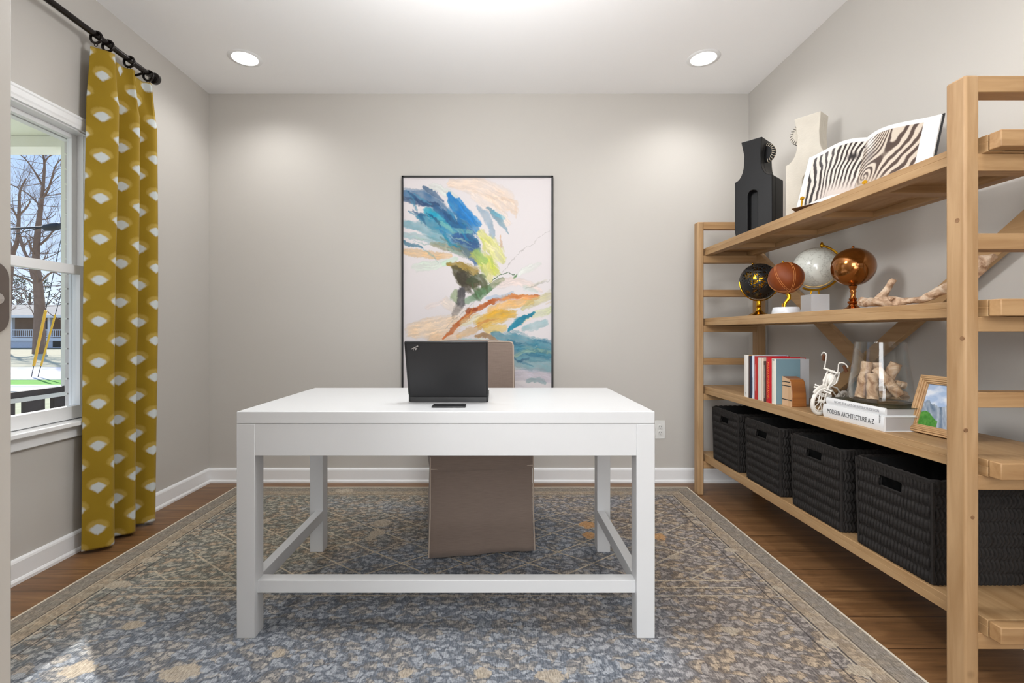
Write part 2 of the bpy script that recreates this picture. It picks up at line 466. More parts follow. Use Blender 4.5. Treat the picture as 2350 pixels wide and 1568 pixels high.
# ================================================================== RUG
RX0, RX1, RY0, RY1, RT = -1.77, 1.29, 0.80, 3.244, 0.01
m, nt, b = base('rug_weave'); M_rug = m
oc = coords(nt)
wv = nd(nt, 'ShaderNodeTexNoise', {'Vector': oc, 'Scale': 22, 'Detail': 4})
wo = nd(nt, 'ShaderNodeVectorMath', {0: wv.outputs['Color'], 1: (0.5, 0.5, 0.5)}, operation='SUBTRACT')
wo2 = nd(nt, 'ShaderNodeVectorMath', {0: wo.outputs[0], 'Scale': 0.07}, operation='SCALE')
wp = nd(nt, 'ShaderNodeVectorMath', {0: oc, 1: wo2.outputs[0]}, operation='ADD').outputs[0]
sx_ = nd(nt, 'ShaderNodeSeparateXYZ', {0: oc}); X, Y = sx_.outputs[0], sx_.outputs[1]
mp = nd(nt, 'ShaderNodeMapping', {0: wp}); mp.inputs['Scale'].default_value = (24, 38, 1); mp.inputs['Rotation'].default_value = (0, 0, 0.35)
vo = nd(nt, 'ShaderNodeTexVoronoi', {'Vector': mp.outputs[0], 'Scale': 1.0, 'Randomness': 0.9}, voronoi_dimensions='2D')
fn = noise(nt, oc, 120, 3, 0.6)
dd = mt(nt, 'ADD', vo.outputs[0], mt(nt, 'MULTIPLY', mt(nt, 'SUBTRACT', fn, 0.5), 0.9))
flake = ramp(nt, dd, [(0.22, 1.0), (0.40, 0.0)])
sel = nd(nt, 'ShaderNodeSeparateColor', {0: vo.outputs['Color']})
mpl = nd(nt, 'ShaderNodeMapping', {0: wp}); mpl.inputs['Scale'].default_value = (50, 62, 1); mpl.inputs['Rotation'].default_value = (0, 0, -0.5)
vo2 = nd(nt, 'ShaderNodeTexVoronoi', {'Vector': mpl.outputs[0], 'Scale': 1.0}, voronoi_dimensions='2D')
flake2 = ramp(nt, mt(nt, 'ADD', vo2.outputs[0], mt(nt, 'MULTIPLY', mt(nt, 'SUBTRACT', fn, 0.5), 0.6)), [(0.22, 1.0), (0.45, 0.0)])
big = noise(nt, oc, 1.6, 3, 0.55)
# broad colour zones: brown on the far right, blue in the middle
zone = mt(nt, 'ADD', mt(nt, 'MULTIPLY', X, 0.16), mt(nt, 'MULTIPLY', mt(nt, 'SUBTRACT', Y, 2.0), 0.30))
zone = mt(nt, 'ADD', zone, mt(nt, 'MULTIPLY', mt(nt, 'SUBTRACT', big, 0.5), 2.2))
bl = mt(nt, 'DIVIDE', mt(nt, 'ABSOLUTE', mt(nt, 'ADD', X, 0.42)), 1.25)
zr = mt(nt, 'MULTIPLY', mt(nt, 'SUBTRACT', X, -0.1), 0.75)
zu = mt(nt, 'MULTIPLY', mt(nt, 'SUBTRACT', Y, 2.35), 1.1)
zl = mt(nt, 'ADD', mt(nt, 'MULTIPLY', mt(nt, 'SUBTRACT', -0.95, X), 1.3), mt(nt, 'MULTIPLY', mt(nt, 'SUBTRACT', Y, 1.75), 1.5))
bl = mt(nt, 'MAXIMUM', mt(nt, 'MAXIMUM', zr, zu), mt(nt, 'MINIMUM', zl, 0.9))
zone = mt(nt, 'ADD', bl, mt(nt, 'MULTIPLY', mt(nt, 'SUBTRACT', big, 0.5), 2.6))
zf = ramp(nt, zone, [(0.15, 0.0), (0.85, 1.0)])
lr = ramp(nt, mt(nt, 'ADD', mt(nt, 'MULTIPLY', X, 0.5), 0.6), [(0.1, 0.0), (0.8, 1.0)])
dark = mixc(nt, zf, srgb(70, 78, 91), mixc(nt, lr, srgb(74, 79, 80), srgb(80, 74, 74)))
lite = mixc(nt, zf, srgb(173, 177, 183), mixc(nt, lr, srgb(182, 176, 160), srgb(176, 166, 158)))
bei = mixc(nt, zf, srgb(182, 176, 168), srgb(194, 174, 150))
lite = mixc(nt, ramp(nt, sel.outputs[0], [(0.55, 0.0), (0.65, 1.0)]), lite, bei)
mid = mixc(nt, noise(nt, coords(nt, scale=(60, 14, 1)), 3.0, 3), dark, mixc(nt, 0.5, dark, lite))
c = mixc(nt, mt(nt, 'MULTIPLY', flake2, 0.35), mid, lite)
c = mixc(nt, mt(nt, 'MULTIPLY', flake, 0.78), c, lite)
# lines
def line(val, at_, wdt): return mt(nt, 'LESS_THAN', mt(nt, 'ABSOLUTE', mt(nt, 'SUBTRACT', val, at_)), wdt)
def lattice(sgn):
    d = mt(nt, 'ADD', mt(nt, 'MULTIPLY', X, 0.75), mt(nt, 'MULTIPLY', Y, sgn))
    return mt(nt, 'LESS_THAN', mt(nt, 'ABSOLUTE', mt(nt, 'SUBTRACT', mt(nt, 'FRACT', mt(nt, 'MULTIPLY', d, 4.6)), 0.5)), 0.022)
lat = mt(nt, 'MAXIMUM', lattice(1.0), lattice(-1.0))
inpan = mt(nt, 'MULTIPLY', mt(nt, 'GREATER_THAN', Y, 2.02), mt(nt, 'LESS_THAN', Y, 2.80))
edgeX = mt(nt, 'MINIMUM', mt(nt, 'SUBTRACT', X, RX0), mt(nt, 'SUBTRACT', RX1, X))
edge = mt(nt, 'MINIMUM', edgeX, mt(nt, 'MINIMUM', mt(nt, 'SUBTRACT', Y, RY0), mt(nt, 'SUBTRACT', RY1, Y)))
inx = mt(nt, 'GREATER_THAN', edgeX, 0.27)
lat = mt(nt, 'MULTIPLY', mt(nt, 'MULTIPLY', lat, inpan), inx)
hl = mt(nt, 'MAXIMUM', mt(nt, 'MAXIMUM', line(Y, 2.02, 0.004), line(Y, 1.965, 0.004)), line(Y, 1.905, 0.004))
hl = mt(nt, 'MULTIPLY', hl, inx)
fade = ramp(nt, noise(nt, oc, 9, 3), [(0.3, 0.35), (0.55, 1.0)])
c = mixc(nt, mt(nt, 'MULTIPLY', mt(nt, 'MAXIMUM', lat, hl), fade), c, srgb(196, 182, 160))
# border bands
streak = noise(nt, coords(nt, scale=(16, 4, 1)), 6, 4, 0.6)
bandc = mixc(nt, streak, srgb(120, 110, 100), srgb(168, 160, 148))
inb = mt(nt, 'LESS_THAN', edge, 0.085)
c = mixc(nt, mt(nt, 'MULTIPLY', inb, 0.75), c, bandc)
inb2 = mt(nt, 'MULTIPLY', mt(nt, 'GREATER_THAN', edge, 0.085), mt(nt, 'LESS_THAN', edge, 0.155))
c = mixc(nt, mt(nt, 'MULTIPLY', inb2, 0.6), c, mixc(nt, noise(nt, oc, 22, 3), srgb(140, 122, 104), srgb(202, 184, 158)))
ln = mt(nt, 'MAXIMUM', mt(nt, 'MAXIMUM', line(edge, 0.087, 0.0025), line(edge, 0.157, 0.003)), line(edge, 0.215, 0.003))
c = mixc(nt, mt(nt, 'MULTIPLY', ln, 0.7), c, srgb(66, 62, 62))
ln2 = mt(nt, 'MAXIMUM', line(edge, 0.094, 0.003), line(edge, 0.165, 0.003))
c = mixc(nt, mt(nt, 'MULTIPLY', ln2, 0.7), c, srgb(196, 184, 164))
# woven leaf motifs
mot = nd(nt, 'ShaderNodeAttribute', attribute_name='Col')
ms = nd(nt, 'ShaderNodeSeparateColor', {0: mot.outputs['Color']})
mk = ramp(nt, mt(nt, 'ADD', ms.outputs[0], mt(nt, 'MULTIPLY', mt(nt, 'SUBTRACT', noise(nt, oc, 45, 4, 0.65), 0.5), 1.6)), [(0.45, 0.0), (0.6, 1.0)])
motc = mixc(nt, fn, srgb(150, 134, 116), srgb(214, 202, 182))
motc = mixc(nt, ms.outputs[1], motc, srgb(206, 150, 84))
c = mixc(nt, mt(nt, 'MULTIPLY', mk, 0.82), c, motc)
# woven-thread streaks
st = noise(nt, coords(nt, scale=(130, 22, 1), rot=(0, 0, 0.25)), 1.8, 4, 0.7)
c = mixc(nt, 1.0, c, ramp(nt, st, [(0.34, 0.55), (0.6, 1.08)]), 'MULTIPLY')
c = mixc(nt, mt(nt, 'MULTIPLY', mt(nt, 'LESS_THAN', edge, 0.009), 0.9), c, srgb(214, 204, 186))
setb(nt, b, col=c, rough=0.95, spec=0.1)
bump(nt, b, mt(nt, 'ADD', mt(nt, 'MULTIPLY', st, 0.6), flake), 0.35, 0.003)

mots = [(877,1201,20,8,0),(865,1222,16,8,0),(850,1235,10,6,0),(604,1198,12,7,0),(1348,1205,17,8,1),(1352,1229,14,8,1),(1512,1232,16,8,1),(1547,1279,15,5,0),(790,1126,20,4,0),
        (1676,1447,18,9,0),(412,1545,42,20,0),(305,1435,22,10,0),(1268,1552,34,16,0),(1972,1540,24,14,0),(1584,1181,10,4,0),(1600,1199,10,4,0),(1676,1263,12,5,0),(1783,1350,10,5,0),
        (345,1285,18,6,0),(512,1271,15,6,0),(270,1341,26,9,0),(180,1535,34,18,0),(1108,1545,20,12,0),(1370,1118,14,4,0),(1900,1478,20,9,0),(400,1250,12,4,0),(640,1500,14,9,0),(930,1545,16,9,0)]
nx, ny = 308, 246
gx = np.linspace(RX0, RX1, nx); gy = np.linspace(RY0, RY1, ny); GX, GY = np.meshgrid(gx, gy)
mm = np.zeros((ny, nx, 3))
for (px, py, rx, ry, og) in mots:
    Yc = (CAMZ-RT)*FPX/(py-CY); Xc = (px-CX)*Yc/FPX; a = rx*Yc/FPX
    bb = max(abs((CAMZ-RT)*FPX/(py-ry-CY)-Yc), 0.02)
    d = np.sqrt(((GX-Xc)/a)**2+((GY-Yc)/bb)**2)
    k = np.clip(1.5-d*0.95, 0, 1)
    mm[..., 0] = np.maximum(mm[..., 0], k); mm[..., 1] = np.where((k > 0.3) & (og == 1), 0.8, mm[..., 1])
zz = RT+0.0008*np.sin(GX*9)*np.sin(GY*7)
P = np.stack([GX, GY, zz], -1)
rug = grid_obj('area_rug', P, mm, M_rug)
tag(rug, 'large blue grey and brown faded patterned rug under the white desk', 'rug')
build('rug_edge', MB().box(RX0, RX1, RY0, RY1, 0.0, RT-0.0012), plain('rug_binding', srgb(206, 196, 178), 0.95, var=0.1, vs=60), rug)['label'] = 'cream bound edge'

# ================================================================== DESK
DX0, DX1, DY0, DY1 = -0.890, 0.541, 1.639, 2.345
t = thing('writing_desk', 'white rectangular writing desk with square legs on the patterned rug', 'desk', ((DX0+DX1)/2, (DY0+DY1)/2, RT))
build('desktop', MB().box(DX0, DX1, DY0, DY1, 0.744, 0.786), M_desk, t, bevel=0.0025)
L = 0.0626
for x0 in (DX0, DX1-L):
    for y0 in (DY0, DY1-L):
        build('leg', MB().box(x0, x0+L, y0, y0+L, RT, 0.7435), M_desk, t, bevel=0.002)
build('front_apron', MB().box(DX0+L, DX1-L, DY0+0.0015, DY0+0.024, 0.635, 0.7435), M_desk, t, bevel=0.001)
build('rear_apron', MB().box(DX0+L, DX1-L, DY1-0.024, DY1-0.0015, 0.66, 0.7435), M_desk, t, bevel=0.001)
for x0 in (DX0+0.004, DX1-0.026):
    build('side_apron', MB().box(x0, x0+0.022, DY0+L, DY1-L, 0.635, 0.7435), M_desk, t, bevel=0.001)
build('front_stretcher', MB().box(DX0+L-0.012, DX1-L+0.012, DY0+0.018, DY0+0.062, 0.156, 0.199), M_desk, t, bevel=0.0015)
for x0 in (DX0+0.028, DX1-L):
    build('side_stretcher', MB().box(x0, x0+0.035, DY0+L-0.005, DY1-L+0.005, 0.160, 0.208), M_desk, t, bevel=0.0015)

# ================================================================== LAPTOP
M_lap = plain('matte_black_plastic', srgb(31, 31, 33), 0.5, var=0.03, vs=400)
M_lapd = plain('black_bezel', srgb(22, 22, 23), 0.4)
LX0, LX1, LY, LZ = -0.342, -0.033, 1.862, 0.786
t = thing('laptop', 'open black laptop seen from behind its lid on the white desk', 'laptop', ((LX0+LX1)/2, LY+0.1, LZ))
build('keyboard_base', MB().box(LX0, LX1, LY-0.002, LY+0.22, LZ+0.002, LZ+0.022), M_lapd, t, bevel=0.003)
build('hinge_foot', MB().box(LX0+0.007, LX1-0.007, LY-0.0045, LY+0.012, LZ, LZ+0.02), M_lapd, t, bevel=0.001)
lt = math.atan2(0.098, 0.236)
ML = Matrix.Translation((0, LY+0.002, LZ+0.012)) @ Matrix.Rotation(lt, 4, 'X')
H = 0.243
build('lid', MB(ML).box(LX0, LX1, 0.0, 0.011, 0.004, H), M_lap, t, bevel=0.0035)
rim = MB(ML)
e = 0.007
rim.box(LX0+0.002, LX1-0.002, -0.0012, 0.004, H-e, H-0.001).box(LX0+0.0, LX0+e, -0.0012, 0.004, 0.02, H-0.002).box(LX1-e, LX1, -0.0012, 0.004, 0.02, H-0.002)
build('lid_rim', rim, M_lapd, t, bevel=0.001)
M_silver = plain('silver_badge', srgb(215, 215, 215), 0.25, metal=0.8)
lg = MB(ML)
def lq(p): lg.prism(p, lambda a, b_, d: (LX0+a, d, H-b_), -0.0022, -0.0005)
lq([(0.024, 0.028), (0.050, 0.0145), (0.052, 0.018), (0.025, 0.031)])
lq([(0.036, 0.027), (0.041, 0.0245), (0.0475, 0.026), (0.041, 0.034)])
lq([(0.030, 0.036), (0.033, 0.030), (0.034, 0.031), (0.0305, 0.037)])
lgo = build('badge', lg, M_silver, t); lgo['label'] = 'small slanted silver logo badge'
build('badge_edge', MB(ML).prism([(0.052, 0.014), (0.0545, 0.0185), (0.053, 0.025), (0.0435, 0.0355), (0.041, 0.0345), (0.0505, 0.024), (0.0515, 0.0185)], lambda a, b_, d: (LX0+a, d, H-b_), -0.0016, 0.0005), M_lapd, lgo)
# flat black strip in front of the laptop
py_ = lambda y: (CAMZ-LZ)*FPX/(y-CY)
q = [(990, 936.5), (1068, 936.5), (1070, 930.5), (996, 930)]
pts = []
for a, b_ in q:
    Yq = py_(b_); pts.append(((a-CX)*Yq/FPX, Yq))
o = build('flat_remote', MB().prism(pts, lambda a, b_, d: (a, b_, d), LZ+0.0005, LZ+0.005), M_lapd, None, bevel=0.001, origin=(pts[0][0], pts[0][1], LZ))
tag(o, 'thin flat black bar lying on the desk in front of the laptop', 'remote')

# ================================================================== CHAIR
m, nt, b = base('taupe_linen'); M_linen = m
v1 = noise(nt, coords(nt, scale=(1, 1, 30)), 18, 3, 0.6); v2 = noise(nt, coords(nt, scale=(20, 20, 1)), 22, 2)
c = mixc(nt, v1, srgb(108, 94, 86), srgb(146, 130, 119)); c = mixc(nt, mt(nt, 'MULTIPLY', v2, 0.5), c, srgb(128, 112, 102))
setb(nt, b, col=c, rough=0.95, spec=0.1, sheen=0.2); bump(nt, b, mt(nt, 'ADD', v1, v2), 0.25, 0.002)
M_pipe = plain('linen_piping', srgb(176, 160, 146), 0.9)
rz = math.radians(8.4)
t = thing('slipcovered_chair', 'taupe linen slipcovered parsons chair pushed in behind the white desk', 'chair', (-0.067, 2.25, RT), rz)
def cushion(x0, x1, y0, y1, z0, z1, n=14, puff=0.006, flare=0.0):
    mb = MB()
    def face(o, u, v_, nrm, nu, nv):
        vs = []
        for j in range(nv+1):
            for i in range(nu+1):
                a, b2 = i/nu, j/nv
                p = Vector(o)+Vector(u)*a+Vector(v_)*b2
                p += Vector(nrm)*puff*(math.sin(PI*a)**0.6)*(math.sin(PI*b2)**0.6)
                vs.append(tuple(p))
        mb.add(vs, [(j*(nu+1)+i, j*(nu+1)+i+1, (j+1)*(nu+1)+i+1, (j+1)*(nu+1)+i) for j in range(nv) for i in range(nu)])
    X, Y, Z = x1-x0, y1-y0, z1-z0
    face((x0, y0, z0), (X, 0, 0), (0, 0, Z), (0, -1, 0), n, n); face((x0, y1, z0), (X, 0, 0), (0, 0, Z), (0, 1, 0), n, n)
    face((x0, y0, z0), (0, Y, 0), (0, 0, Z), (-1, 0, 0), n, n); face((x1, y0, z0), (0, Y, 0), (0, 0, Z), (1, 0, 0), n, n)
    face((x0, y0, z1), (X, 0, 0), (0, Y, 0), (0, 0, 1), n, n); face((x0, y0, z0), (X, 0, 0), (0, Y, 0), (0, 0, -1), n, n)
    return mb
build('seat', cushion(-0.243, 0.243, -0.004, 0.5, 0.40, 0.485, puff=0.012), M_linen, t, smooth=True, local=True)
# skirt: slightly flared, hem with slight wave
sk = MB(); N = 120; vs = []; rows = 12
def skp(u):
    per = [(-0.24, 0), (0.24, 0), (0.24, 0.58), (-0.24, 0.58)]
    ls = [0.48, 0.58, 0.48, 0.58]; d = u*sum(ls); i = 0
    while i < 3 and d > ls[i]: d -= ls[i]; i += 1
    a, b2 = per[i], per[(i+1) % 4]; k = d/ls[i]
    return a[0]+(b2[0]-a[0])*k, a[1]+(b2[1]-a[1])*k, k
for j in range(rows+1):
    h = j/rows
    for i in range(N):
        x, y, k = skp(i/N)
        fl = 1+0.03*(1-h)**2
        wv_ = 0.004*(1-h)*math.sin(i*0.42)+0.003*(1-h)*math.sin(i*0.9+1)
        vs.append((x*fl+wv_*(1 if abs(x) > 0.238 else 0), 0.29+(y-0.29)*fl+wv_*(0 if abs(x) > 0.238 else 1), 0.004+0.008*abs(math.sin(i*0.07))*(1 if h == 0 else 0)+h*0.42))
sk.add(vs, [(j*N+i, j*N+(i+1) % N, (j+1)*N+(i+1) % N, (j+1)*N+i) for j in range(rows) for i in range(N)])
o = build('skirt', sk, M_linen, t, smooth=True, local=True)
so = o.modifiers.new('solid', 'SOLIDIFY'); so.thickness = 0.004
MBk = Matrix.Translation((0, 0.50, 0.42)) @ Matrix.Rotation(-0.04, 4, 'X')
bk = cushion(-0.243, 0.243, 0, 0.09, 0, 0.572, puff=0.014); bk.M = None
bk.v = [tuple(MBk @ Vector(v_)) for v_ in bk.v]
build('backrest', bk, M_linen, t, smooth=True, local=True)
pps = []
for y in (0.0, 0.09):
    pp = MB(); pps.append(pp)
    loop = [(-0.242, y, 0), (-0.242, y, 0.55), (-0.236, y, 0.567), (-0.22, y, 0.573), (0.22, y, 0.573), (0.236, y, 0.567), (0.242, y, 0.55), (0.242, y, 0)]
    pp.tube([tuple(MBk @ Vector(q_)) for q_ in loop], 0.0045, 8)
for x in (-0.242, 0.242):
    pp = MB(); pps.append(pp)
    pp.tube([(x, -0.002, 0.47), (x*1.005, -0.004, 0.2), (x*1.03, -0.008, 0.01)], 0.0035, 6)
pp = MB(); pps.append(pp)
pp.tube([(-0.242, -0.004, 0.415), (0.242, -0.004, 0.415)], 0.0035, 6)
for pm in pps: build('piping', pm, M_pipe, t, smooth=True, local=True)['label'] = 'pale corded piping along the seams'

# ================================================================== PAINTING
FX0, FX1, FZ0, FZ1 = -0.6625, 0.393, 0.56, 2.148
t = thing('framed_painting', 'tall abstract painting in thin black frame on the back wall behind the desk', 'painting', ((FX0+FX1)/2, YB, FZ0))
fr = MB(); fw = 0.012
for a in ((FX0, FX0+fw, FZ0, FZ1), (FX1-fw, FX1, FZ0, FZ1), (FX0, FX1, FZ0, FZ0+fw), (FX0, FX1, FZ1-fw, FZ1)):
    fr.box(a[0], a[1], YB-0.045, YB-0.002, a[2], a[3])
build('frame', fr, M_black, t)
def paint():
    nx, ny = 340, 500
    cx0, cx1, cy0, cy1 = 80.0, 1000.0, 55.0, 1450.0
    U, V = np.meshgrid(np.linspace(cx0, cx1, nx), np.linspace(cy1, cy0, ny))
    img = np.ones((ny, nx, 3))*np.array([214, 209, 211.])
    # warm tint over the upper area, cooler lower left
    k = fbm(U/300, V/300, 3)[..., None]
    img = img*(1-0.12*k)+np.array([232, 214, 204.])*0.12*k
    wx = (fbm(U/45, V/45, 11)-0.5)*24+(vnoise(U/9, V/9, 5)-0.5)*7
    wy = (fbm(U/45, V/45, 21)-0.5)*24+(vnoise(U/9, V/9, 8)-0.5)*7
    UU, VV = U+wx, V+wy
    def stroke(pts, w, col, al, rag=0.5, seed=0):
        nonlocal img
        pts = np.array(pts, float)
        if np.isscalar(w): w = [w]*len(pts)
        best = np.full(U.shape, 1e9); par = np.zeros(U.shape); side = np.zeros(U.shape); L0 = 0
        for i in range(len(pts)-1):
            a, b2 = pts[i], pts[i+1]; d = b2-a; L = np.hypot(*d)+1e-6
            tt = np.clip(((UU-a[0])*d[0]+(VV-a[1])*d[1])/L**2, 0, 1)
            dx, dy = UU-(a[0]+tt*d[0]), VV-(a[1]+tt*d[1])
            ww = w[i]*(1-tt)+w[i+1]*tt
            dist = np.hypot(dx, dy)/(ww*0.5)
            sd_ = (d[0]*dy-d[1]*dx)/L
            mk = dist < best
            best = np.where(mk, dist, best); par = np.where(mk, L0+tt*L, par); side = np.where(mk, sd_, side); L0 += L
        br_ = fbm(par/70, side/7, 31+seed, 3)           # bristle streaks
        br2 = fbm(U/60, V/60, 47+seed, 3)
        edge_ = best+(br_-0.5)*rag*1.3
        a_ = np.clip((1.0-edge_)/0.34, 0, 1)*al*(0.55+0.75*br2)*(0.75+0.5*br_)
        rimd = np.clip(1-np.abs(edge_-0.88)/0.1, 0, 1)*0.15*al
        a_ = np.clip(a_, 0, 1)[..., None]
        c_ = np.array(col, float)*(0.82+0.36*br_[..., None])
        img = img*(1-a_)+c_*a_
        img = img*(1-rimd[..., None])+np.array(col)*0.7*rimd[..., None]
    S = [
     # beige washes upper right
     ([(380, 90), (560, 110), (700, 190), (770, 260)], [60, 130, 150, 60], (226, 200, 176), .55),
     ([(520, 160), (640, 240), (720, 330)], [60, 110, 60], (228, 208, 190), .5),
     ([(700, 180), (790, 210), (775, 300)], [30, 26, 14], (214, 186, 160), .45),
     ([(260, 110), (360, 150), (430, 210)], [50, 60, 40], (198, 208, 200), .5),
     # blues upper left
     ([(80, 150), (200, 170), (300, 230), (380, 300)], [70, 90, 70, 40], (52, 92, 132), .85),
     ([(80, 190), (180, 205), (290, 225)], [40, 46, 26], (34, 62, 100), .75),
     ([(205, 110), (260, 150), (330, 200)], [22, 40, 12], (70, 98, 130), .8),
     ([(360, 150), (400, 230), (470, 310), (520, 380)], [30, 90, 110, 70], (26, 108, 172), .9),
     ([(420, 190), (460, 260), (540, 340)], [26, 70, 50], (30, 122, 196), .85),
     ([(230, 260), (330, 320), (440, 360)], [60, 90, 60], (24, 142, 172), .8),
     ([(180, 300), (280, 350), (420, 400), (520, 450)], [50, 90, 100, 60], (44, 124, 156), .75),
     ([(80, 340), (180, 360), (300, 420), (420, 470)], [50, 70, 80, 60], (96, 150, 166), .7),
     ([(280, 240), (400, 340), (500, 450), (540, 520)], [40, 70, 110, 60], (38, 84, 128), .8),
     ([(420, 420), (500, 500), (530, 580)], [90, 110, 50], (46, 82, 130), .85),
     ([(80, 410), (200, 430), (330, 470)], [30, 50, 40], (112, 160, 168), .6),
     ([(80, 450), (120, 475), (190, 490)], [22, 34, 14], (60, 110, 136), .75),
     ([(250, 470), (340, 490), (430, 500)], [30, 60, 30], (120, 120, 90), .6),
     ([(370, 500), (430, 500), (500, 540)], [40, 70, 50], (92, 110, 96), .6),
     ([(300, 330), (380, 380), (500, 400)], [30, 46, 30], (120, 176, 168), .6),
     ([(540, 230), (600, 300), (640, 430)], [20, 60, 22], (118, 148, 172), .7),
     ([(600, 240), (660, 300), (735, 400)], [24, 50, 10], (96, 138, 160), .7),
     ([(640, 270), (700, 310)], [40, 26], (90, 170, 196), .5),
     ([(118, 262), (142, 254)], [10, 4], (90, 110, 130), .8),
     # ochre left bar, green mists
     ([(85, 515), (180, 525), (290, 540), (370, 540)], [40, 52, 46, 26], (212, 172, 122), .75),
     ([(160, 610), (260, 600), (360, 580)], [60, 70, 40], (194, 218, 196), .5),
     ([(330, 590), (400, 560)], [40, 40], (170, 206, 176), .5),
     # yellow greens
     ([(560, 400), (620, 460), (660, 520), (690, 560)], [50, 90, 110, 60], (206, 206, 120), .8),
     ([(530, 540), (600, 590), (650, 640)], [80, 120, 70], (190, 196, 84), .8),
     ([(600, 620), (620, 690)], [70, 40], (212, 206, 130), .75),
     ([(540, 520), (580, 570)], [60, 60], (140, 176, 104), .6),
     ([(590, 470), (640, 500)], [34, 40], (236, 226, 190), .6),
     ([(688, 410), (690, 480)], [10, 22], (186, 156, 130), .8),
     # dark olive / forest mass
     ([(355, 590), (440, 610), (520, 640)], [26, 60, 70], (140, 112, 32), .85),
     ([(400, 620), (460, 680), (520, 720)], [50, 110, 70], (70, 66, 42), .95),
     ([(440, 660), (480, 740)], [70, 70], (58, 52, 40), .9),
     ([(500, 700), (560, 680), (580, 730)], [50, 70, 50], (62, 74, 48), .85),
     ([(400, 760), (400, 800), (420, 830)], [40, 60, 30], (120, 140, 96), .7),
     ([(540, 780), (620, 730), (700, 690)], [50, 50, 26], (84, 112, 70), .8),
     ([(480, 820), (560, 780), (620, 740)], [50, 60, 30], (90, 130, 92), .7),
     ([(440, 760), (440, 830), (400, 900), (390, 935)], [60, 60, 40, 14], (78, 76, 78), .9),
     ([(600, 710), (680, 665), (740, 645), (775, 660)], [4, 6, 6, 5], (50, 90, 50), .9),
     ([(775, 655), (765, 680)], [14, 14], (52, 110, 44), .8),
     ([(640, 720), (760, 700), (860, 720), (940, 760)], [50, 70, 50, 20], (222, 200, 190), .55),
     ([(800, 650), (880, 610), (930, 590)], [40, 50, 20], (206, 212, 204), .6),
     ([(840, 740), (900, 760)], [40, 30], (190, 204, 196), .6),
     # beige lower left
     ([(140, 1010), (260, 990), (400, 960)], [110, 150, 120], (226, 198, 166), .75),
     ([(340, 830), (440, 900)], [60, 90], (222, 206, 190), .5),
     ([(260, 1060), (400, 1040)], [70, 80], (226, 190, 150), .7),
     ([(230, 860), (330, 820)], [40, 30], (224, 206, 196), .4),
     # orange sweep
     ([(325, 1060), (400, 990), (500, 890), (620, 830), (760, 795), (920, 790)], [14, 40, 40, 34, 30, 16], (176, 92, 44), .9),
     ([(700, 800), (820, 800), (920, 800)], [30, 50, 20], (224, 150, 84), .8),
     ([(480, 880), (540, 870)], [36, 24], (150, 66, 28), .85),
     ([(600, 800), (680, 800), (760, 770)], [24, 30, 12], (150, 168, 190), .6),
     ([(660, 840), (760, 820), (840, 830)], [30, 44, 24], (206, 196, 206), .6),
     ([(620, 880), (740, 840), (880, 830)], [50, 70, 40], (220, 168, 96), .7),
     ([(560, 960), (660, 920), (760, 900)], [90, 110, 60], (212, 162, 52), .85),
     ([(600, 1000), (700, 990)], [60, 50], (222, 184, 84), .7),
     ([(460, 960), (540, 920)], [60, 50], (214, 206, 160), .6),
     ([(420, 1040), (500, 1010), (560, 990)], [40, 60, 30], (202, 162, 110), .6),
     ([(820, 870), (900, 820), (990, 790)], [30, 60, 50], (186, 178, 122), .6),
     ([(900, 910), (995, 880)], [50, 50], (196, 204, 150), .6),
     # lower right teal
     ([(740, 1000), (800, 950), (890, 895)], [26, 60, 20], (32, 122, 148), .9),
     ([(640, 1030), (760, 1060), (880, 1110), (1000, 1130)], [40, 110, 130, 110], (66, 128, 148), .8),
     ([(700, 1100), (820, 1150), (960, 1170)], [60, 120, 90], (60, 118, 140), .75),
     ([(720, 1200), (850, 1210), (1000, 1230)], [70, 110, 90], (104, 150, 160), .75),
     ([(830, 1000), (900, 980), (960, 960)], [40, 60, 40], (126, 172, 180), .6),
     ([(740, 1180), (860, 1130), (1000, 1140)], [20, 30, 26], (160, 180, 150), .6),
     ([(730, 1150), (800, 1200), (860, 1180)], [10, 22, 10], (54, 90, 118), .7),
     ([(740, 1290), (860, 1280), (990, 1300)], [60, 90, 80], (182, 176, 190), .6),
     ([(850, 1320), (920, 1310), (960, 1330)], [30, 40, 20], (120, 156, 160), .6),
     ([(530, 1040), (600, 1035), (680, 1085)], [22, 34, 22], (150, 120, 88), .85),
     ([(430, 1070), (520, 1075), (600, 1070)], [30, 46, 30], (150, 190, 190), .6),
     ([(560, 1060), (640, 1085)], [26, 26], (204, 210, 190), .6),
     ([(600, 1380), (780, 1360), (950, 1400)], [60, 70, 60], (206, 200, 206), .5),
    ]
    for i, (p, w_, c_, a_) in enumerate(S): stroke(p, w_, c_, a_, seed=i % 9)
    rs = np.random.RandomState(11)
    def spray(n, x0, x1, y0, y1, ang, L, wd, cols, al, slope=0.0):
        for q in range(n):
            tx = rs.rand(); x = x0+(x1-x0)*tx; y = y0+(y1-y0)*rs.rand()+slope*(x-x0)
            a = math.radians(ang+rs.uniform(-16, 16)); l_ = L*rs.uniform(.5, 1.3); cv = rs.uniform(-.25, .25)
            p = [(x, y), (x+l_*.5*math.cos(a), y+l_*.5*math.sin(a)), (x+l_*math.cos(a+cv), y+l_*math.sin(a+cv))]
            stroke(p, [wd*.4, wd*rs.uniform(.6, 1.2), wd*.1], cols[rs.randint(len(cols))], al*rs.uniform(.6, 1), rag=.7, seed=int(rs.randint(9)))
    spray(16, 90, 400, 130, 260, 35, 120, 26, [(40, 80, 120), (70, 130, 160), (120, 170, 184), (26, 60, 100)], .6, slope=.35)
    spray(12, 300, 480, 200, 420, 55, 130, 28, [(24, 104, 168), (52, 140, 190), (40, 84, 130), (20, 130, 160)], .6)
